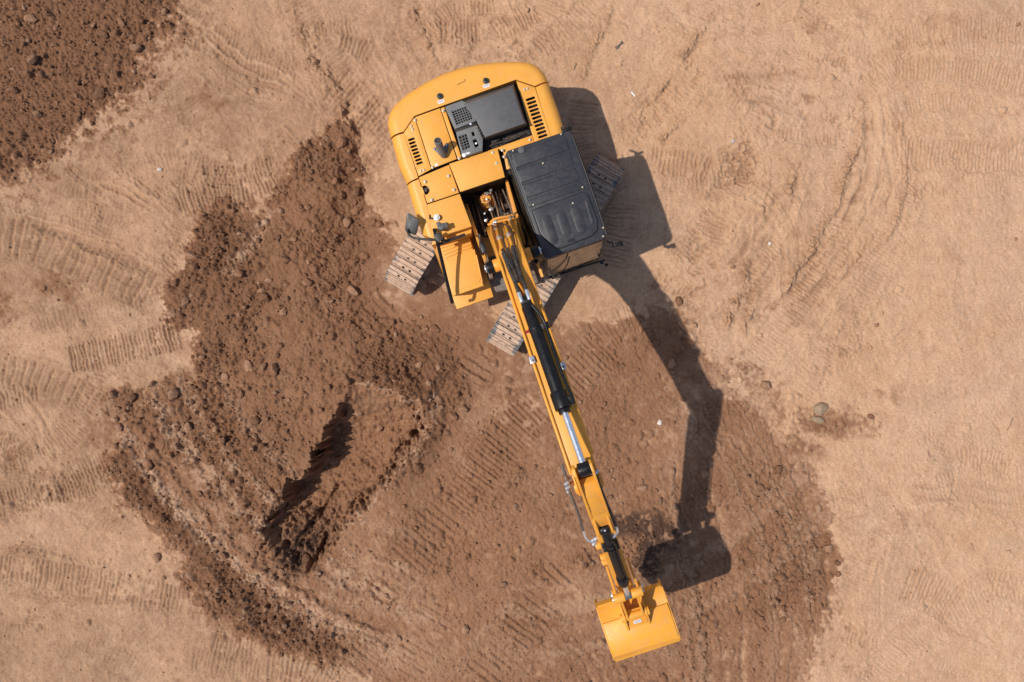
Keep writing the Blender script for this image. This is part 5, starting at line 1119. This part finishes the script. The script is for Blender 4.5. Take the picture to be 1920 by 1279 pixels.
# cross member between the crawlers and the slewing ring
bm = bmesh.new(); b_cyl(bm,(0,0,0.80),(0,0,0.99),0.62,36); finish('slewing_ring', bm, 'worn', root)
Bm = RI @ Matrix(((tlat.x,tdir.x,0,O.x),(tlat.y,tdir.y,0,O.y),(0,0,1,0),(0,0,0,1)))
bm = bmesh.new(); b_cyl(bm,(0,0,0.5),(0,0,0.80),0.72,24)
for a in (1,-1):
    for b in (1,-1):
        b_prism(bm,[(0.2*a,0.55*b),(1.05*a,1.05*b),(1.05*a,0.62*b),(0.5*a,0.1*b)],0.42,0.70)
x_ = finish('car_body', bm, 'worn', root, 0.015); x_.matrix_local = Bm

# ------------------------------------------------------------------ stones and clods
def ico(sub, seed, squash=0.72, jag=0.24):
    bm = bmesh.new(); bmesh.ops.create_icosphere(bm, subdivisions=sub, radius=1); r = random.Random(seed)
    from mathutils import noise as mn
    off = Vector((r.uniform(-9,9),r.uniform(-9,9),r.uniform(-9,9)))
    for v_ in bm.verts:
        c = v_.co.copy(); f = 1 + jag*1.6*mn.noise(c*1.1+off) + jag*0.8*mn.noise(c*2.6+off)
        v_.co = Vector((c.x*f, c.y*f*0.86, c.z*f*squash))
    for _ in range(7):          # a few broken facets
        n = Vector((r.uniform(-1,1),r.uniform(-1,1),r.uniform(0,1))).normalized(); d = r.uniform(0.58,0.85)
        for v_ in bm.verts:
            k = v_.co.dot(n)
            if k > d: v_.co -= n*(k-d)
    for f in bm.faces: f.smooth = False
    me = bpy.data.meshes.new('stone'); bm.to_mesh(me); bm.free(); return me
base_st = [ico(2, 40+i) for i in range(8)]
SV = {}
for mat in ('stone','clod','grey_stone','pale_stone'):
    SV[mat] = []
    for b_ in base_st:
        c = b_.copy(); c.name = mat; c.materials.append(M[mat]); SV[mat].append(c)
def stone(px, py, r, mat, label, cat, group=None, name='stone', el=1.0, ang=None, k=None):
    me = SV[mat][(k if k is not None else random.randrange(8)) % 8]
    o = bpy.data.objects.new(name, me); COL.objects.link(o)
    z = hgt(px, py); w = r/PP
    o.location = ((px-CX)/PP*(1-z/HC), -(py-CY)/PP*(1-z/HC), z + w*0.22)
    o.rotation_euler = (random.uniform(-.2,.2), random.uniform(-.2,.2), random.uniform(0,6.28) if ang is None else ang)
    o.scale = (w*el, w, w); tag(o, label, cat, group); return o
G1 = 'single stones that stand out on the soil'
big = [
 (61,113,11,'stone','round tan stone in the dark soil of the top left corner'),
 (188,178,14,'clod','largest dark clod in the top left spread of dark soil'),
 (25,168,8,'clod','brown clod near the left edge in the top left dark soil'),
 (641,268,11,'clod','big clod at the top tip of the brown heap'),
 (652,417,10,'stone','rounded tan stone near the upper right side of the heap'),
 (713,421,8,'clod','clod at the right rim of the heap, left of the mirror'),
 (527,396,8,'stone','tan stone beside the notch in the heap\'s upper left edge'),
 (577,389,8,'clod','brown clod above the middle of the heap\'s narrow neck'),
 (470,472,8,'stone','oval stone beside the pale streak in the heap'),
 (534,487,9,'clod','reddish clod right of the pale streak in the heap'),
 (327,531,8,'clod','dark clod on the left rim of the heap'),
 (374,522,6,'clod','small dark clod just inside the heap\'s left rim'),
 (497,557,9,'clod','reddish brown clod in the middle of the heap'),
 (532,584,9,'stone','long reddish stone in the middle of the heap'),
 (455,642,9,'clod','clod on the heap above the pair of round stones'),
 (468,688,11,'stone','large tan stone, left one of a pair on the heap'),
 (494,689,8,'stone','right stone of the pair on the heap'),
 (325,738,12,'stone','biggest round stone on the left part of the heap'),
 (247,747,9,'clod','dark shadowed clod near the heap\'s far left end'),
 (224,800,9,'stone','pinkish stone at the lower left rim of the heap'),
 (424,706,9,'stone','tan stone half way down the left slope of the heap'),
 (477,788,10,'clod','angular clod left of the dug hole'),
 (452,738,8,'clod','clod resting above and left of the dug hole'),
 (712,802,8,'stone','stone lying on the floor of the dug hole'),
 (651,716,7,'clod','clod balanced at the top end of the dug hole'),
 (869,766,9,'stone','upper stone of two right of the dug hole'),
 (852,783,8,'clod','lower clod of two right of the dug hole'),
 (296,1045,9,'stone','tan stone at the outer rim of the lower left swept arc'),
 (375,926,8,'clod','clod in the lower left swept arc'),
 (1259,680,9,'stone','stone inside the boom\'s shadow'),
 (1322,888,8,'stone','stone near the lower right edge of the arm\'s shadow'),
 (1237,792,6,'pale_stone','small whitish stone left of the boom\'s shadow'),
 (1205,914,9,'stone','round stone with a dark shadow right of the stick'),
 (1238,940,6,'stone','smaller stone below and right of the round one beside the stick'),
 (1434,721,11,'stone','flat tan stone right of the bend in the boom\'s shadow'),
 (1273,565,8,'clod','reddish clod below the cab mirror\'s shadow'),
 (1373,265,4.5,'pale_stone','pale pebble alone on the sand right of the cab shadow'),
 (872,1178,9,'stone','stone in the lower middle streaked soil'),
 (944,1095,7,'stone','stone left of the bucket in brown soil'),
 (966,950,8,'stone','flat stone left of the stick in brown soil'),
 (1571,1056,6,'clod','clod just outside the right rim of the brown soil'),
 (1571,1077,6,'clod','lowest clod outside the right rim of the brown soil'),
 (299,318,5,'pale_stone','white pebble alone on the sand between the two dark soil areas'),
 (1633,781,6,'clod','dark clod on the sand right of the grey boulder'),
 (1443,457,4,'pale_stone','pale pebble on the streaked sand right of the cab'),
 (1375,500,5,'stone','reddish pebble right of the cab mirror shadow'),
]
for i,(x,y,r,m_,lb) in enumerate(big): stone(x,y,r,m_,lb,'stone' if m_!='clod' else 'clod',None,'stone' if m_!='clod' else 'earth_clod',random.uniform(1.0,1.25),k=i)
stone(1537,766,14,'grey_stone','largest grey boulder, lying on disturbed sand at the right','boulder',name='boulder',k=3)
stone(1531,787,8,'grey_stone','flat long grey slab of rock just below the large boulder','rock',name='rock',el=1.7,ang=R(-10),k=5)
# the rest of the clods one can tell apart, each described from what lies around it
LMK = [(61,113,'the round tan corner stone'),(188,178,'the largest dark corner clod'),(25,168,'the left edge clod'),(641,268,'the heap tip clod'),(652,417,'the round upper right stone'),(527,396,'the notch stone'),(577,389,'the neck clod'),
 (534,487,'the reddish streak clod'),(327,531,'the left rim clod'),(497,557,'the reddish middle clod'),(532,584,'the long reddish stone'),(468,688,'the pair of tan stones'),(325,738,'the biggest round stone'),(247,747,'the shadowed far left clod'),
 (224,800,'the pinkish rim stone'),(424,706,'the half way slope stone'),(477,788,'the angular clod'),(651,716,'the top end of the hole'),(600,850,'the hole\'s shadowed wall'),(500,1020,'the lower end of the hole'),(869,766,'the two stones beyond the hole'),(712,802,'the stone in the hole'),
 (296,1045,'the outer arc stone'),(375,926,'the clod in the arc'),(760,480,'the left crawler'),(940,640,'the right crawler'),(1259,680,'the stone in the boom shadow'),(1205,914,'the round stone by the stick'),(1434,721,'the flat stone by the shadow bend'),(1537,766,'the grey boulder'),
 (1322,888,'the stone in the arm shadow'),(1571,1056,'the two clods outside the rim'),(872,1178,'the streaked soil stone'),(0,300,'the left photo edge'),(200,0,'the top photo edge'),(700,610,'the crawler print'),(560,1100,'the tooth grooves')]
used_lab = set()
def auto_label(x, y, r, mat, el):
    size = 'tiny' if r < 4.2 else 'small' if r < 5.2 else 'middling' if r < 6.6 else 'sizeable'
    shp = ' longish' if el > 1.2 else ' roundish'
    tone = 'dark' if mat == 'clod' else 'lighter'
    for q in sorted(LMK, key=lambda q: math.hypot(q[0]-x, q[1]-y))[:3]:
        d = math.hypot(q[0]-x, q[1]-y); dist = 'close' if d < 45 else 'a little way' if d < 95 else 'well' if d < 170 else 'far'
        a = math.degrees(math.atan2(y-q[1], x-q[0])) % 360
        dr = ['right of','below and right of','below','below and left of','left of','above and left of','above','above and right of'][int(((a+22.5) % 360)//45)]
        lb = f"{size} {tone}{shp} clod {dist} {dr} {q[2]}"
        if lb not in used_lab and len(lb.split()) <= 16: used_lab.add(lb); return lb
    return None
areas = [('clods on the left part of the brown heap',lambda x,y: 200<x<520 and 380<y<900,70),
 ('clods on the middle of the brown heap',lambda x,y: 520<=x<880 and 260<y<800,75),
 ('clods in the top left dark soil',lambda x,y: x<330 and y<330,34),
 ('clods in the lower left swept arc',lambda x,y: x<640 and y>=900,22),
 ('clods along the right rim of the brown soil',lambda x,y: x>1400 and y>780,18)]
placed = [(b_[0],b_[1]) for b_ in big]
for gr,fn,cnt_ in areas:
    n_ = 0; tries = 0
    while n_ < cnt_ and tries < 60000:
        tries += 1; x = rs.uniform(10,1620); y = rs.uniform(10,1270)
        if not fn(x,y) or dval(x,y) < 0.55 or (560<x<800 and 720<y<1090 and rs.rand()<.6): continue
        r = 4.2 + min(5.2, rs.pareto(2.0)*1.8); el = rs.uniform(1,1.4); m_ = 'clod' if rs.rand()<.65 else 'stone'
        if any(math.hypot(x-a, y-b_) < 14 for a,b_ in placed): continue
        lb = auto_label(x,y,r,m_,el)
        if not lb: continue
        placed.append((x,y)); stone(x,y,r,m_,lb,'clod',gr,'earth_clod',el); n_ += 1
# crumbs too many to count: one mesh
def crumbs(name, N, accept, rmin, rpar, rmax, seed, label):
    r = np.random.RandomState(seed); bmx = []
    for i in range(4):
        m_ = ico(1, 90+i, 0.75, 0.25); v_ = np.array([list(a.co) for a in m_.vertices]); f_ = np.array([list(p.vertices) for p in m_.polygons]); bmx.append((v_,f_))
    VV=[];FF=[];CC=[];base_=0; n=0
    while n < N:
        x = r.uniform(-100,2020); y = r.uniform(-100,1380); i = int((y+120)/STEP); j = int((x+120)/STEP)
        if r.rand() > accept(i,j,x,y): continue
        rad = min(rmax, rmin + r.pareto(rpar)*rmin*0.6)/PP; v_,f_ = bmx[r.randint(4)]; a = r.uniform(0,6.28); c,s = math.cos(a),math.sin(a)
        q = v_*rad*np.array([r.uniform(.8,1.3),r.uniform(.8,1.2),r.uniform(.7,1.1)]); z = Hh[i,j]
        w = np.stack([q[:,0]*c-q[:,1]*s+(x-CX)/PP, q[:,0]*s+q[:,1]*c-(y-CY)/PP, q[:,2]+z+rad*0.2],-1)
        VV.append(w);FF.append(f_+base_);base_+=len(w);n+=1
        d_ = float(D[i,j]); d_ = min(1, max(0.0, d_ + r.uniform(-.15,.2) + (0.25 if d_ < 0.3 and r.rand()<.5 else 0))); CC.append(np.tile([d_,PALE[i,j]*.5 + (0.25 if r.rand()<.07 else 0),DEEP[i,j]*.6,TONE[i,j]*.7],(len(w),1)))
    V_=np.concatenate(VV).astype(np.float32);F_=np.concatenate(FF).astype(np.int32)
    me=bpy.data.meshes.new(name);me.vertices.add(len(V_));me.vertices.foreach_set('co',V_.ravel());me.loops.add(F_.size);me.loops.foreach_set('vertex_index',F_.ravel());me.polygons.add(len(F_));me.polygons.foreach_set('loop_start',np.arange(0,F_.size,3,dtype=np.int32));me.polygons.foreach_set('loop_total',np.full(len(F_),3,np.int32));me.update(calc_edges=True)
    a_=me.attributes.new('soil','FLOAT_COLOR','POINT');a_.data.foreach_set('color',np.concatenate(CC).astype(np.float32).ravel());me.materials.append(M['soil'])
    o=bpy.data.objects.new(name,me);COL.objects.link(o);o['kind']='stuff';tag(o,label,'soil crumbs');return o
def under(x,y): return 0 if (abs((x-945)*0.51+(430-y)*0.86)<215 and abs((x-945)*0.86+(y-430)*0.51)<150) else 1
crumbs('soil_crumbs', 11000, lambda i,j,x,y: (0.01+dens[i,j]**1.3*(0.5+0.5*(W3[i,j]>-0.3)))*under(x,y), 1.2, 2.1, 5.0, 5, 'loose crumbs of brown earth scattered all over the dark soil')
crumbs('sand_pebbles', 1300, lambda i,j,x,y: (0.06+0.94*(MID[i,j]>0.6))*(D[i,j]<0.4)*under(x,y), 0.7, 2.6, 2.6, 6, 'tiny pebbles sprinkled over the pale sand')

# ------------------------------------------------------------------ small lost things
bm = bmesh.new(); p0 = Vector(((1156-CX)/PP,-(90-CY)/PP,0)); p1 = Vector(((1167-CX)/PP,-(79-CY)/PP,0)); zz = max(hgt(1156,90),hgt(1161,85),hgt(1167,79))+0.012
d = (p1-p0).normalized(); s = Vector((-d.y,d.x,0)); out = []
for t,w_ in ((-0.035,0.018),(0.0,0.032),(0.03,0.026),(0.055,0.012),(0.11,0.012),(0.135,0.024),(0.165,0.028)): out.append((t,w_))
poly = [p0+d*t+s*w_ for t,w_ in out]+[p0+d*0.15]+[p0+d*t-s*w_ for t,w_ in out[::-1]]+[p0-d*0.005]
b_prism(bm,[p.xy for p in poly],zz,zz+0.014); sp = finish('scrap_metal', bm, 'worn', None, 0.003); tag(sp,'small grey metal bar shaped like a spanner on the sand above the cab','scrap metal')
bm = bmesh.new(); q = [((1182,174),(1184,173)),((1186,179),(1188,178)),((1190,183),(1191,182))]; z = max(hgt(1186,179),hgt(1183,174),hgt(1190,183))+0.01
pl = [(a[0],a[1]) for a,b in q]+[(b[0],b[1]) for a,b in q[::-1]]; b_prism(bm,[Vector(((x-CX)/PP,-(y-CY)/PP)) for x,y in pl],z,z+0.006)
tag(finish('plastic_strip', bm, 'white', None, 0.0),'thin white plastic strip on the sand right of the engine hood','litter')
for (x,y,a,ln,lb) in [(1078,125,100,13,'dark twig on the sand above the counterweight shadow'),(1893,795,-62,26,'thin dark stick near the right edge of the sand'),(1206,905,70,14,'short twig lying across the round stone right of the stick'),(1823,1025,60,16,'pale bent twig on the sand at the lower right'),(1550,655,30,10,'tiny twig between the reddish lumps right of the boom shadow')]:
    d = Vector((math.cos(R(a)),-math.sin(R(a)),0))*ln/PP/2; c = Vector(((x-CX)/PP,-(y-CY)/PP,hgt(x,y)+0.012))
    tg = tube('twig',[c-d,c-d*0.2+Vector((0.012,0.008,0.006)),c+d*0.5-Vector((0.006,0.004,0)),c+d],0.0055,'worn',None,6); tag(tg,lb,'twig')
print('verts ground', len(vco), 'clods', cnt)
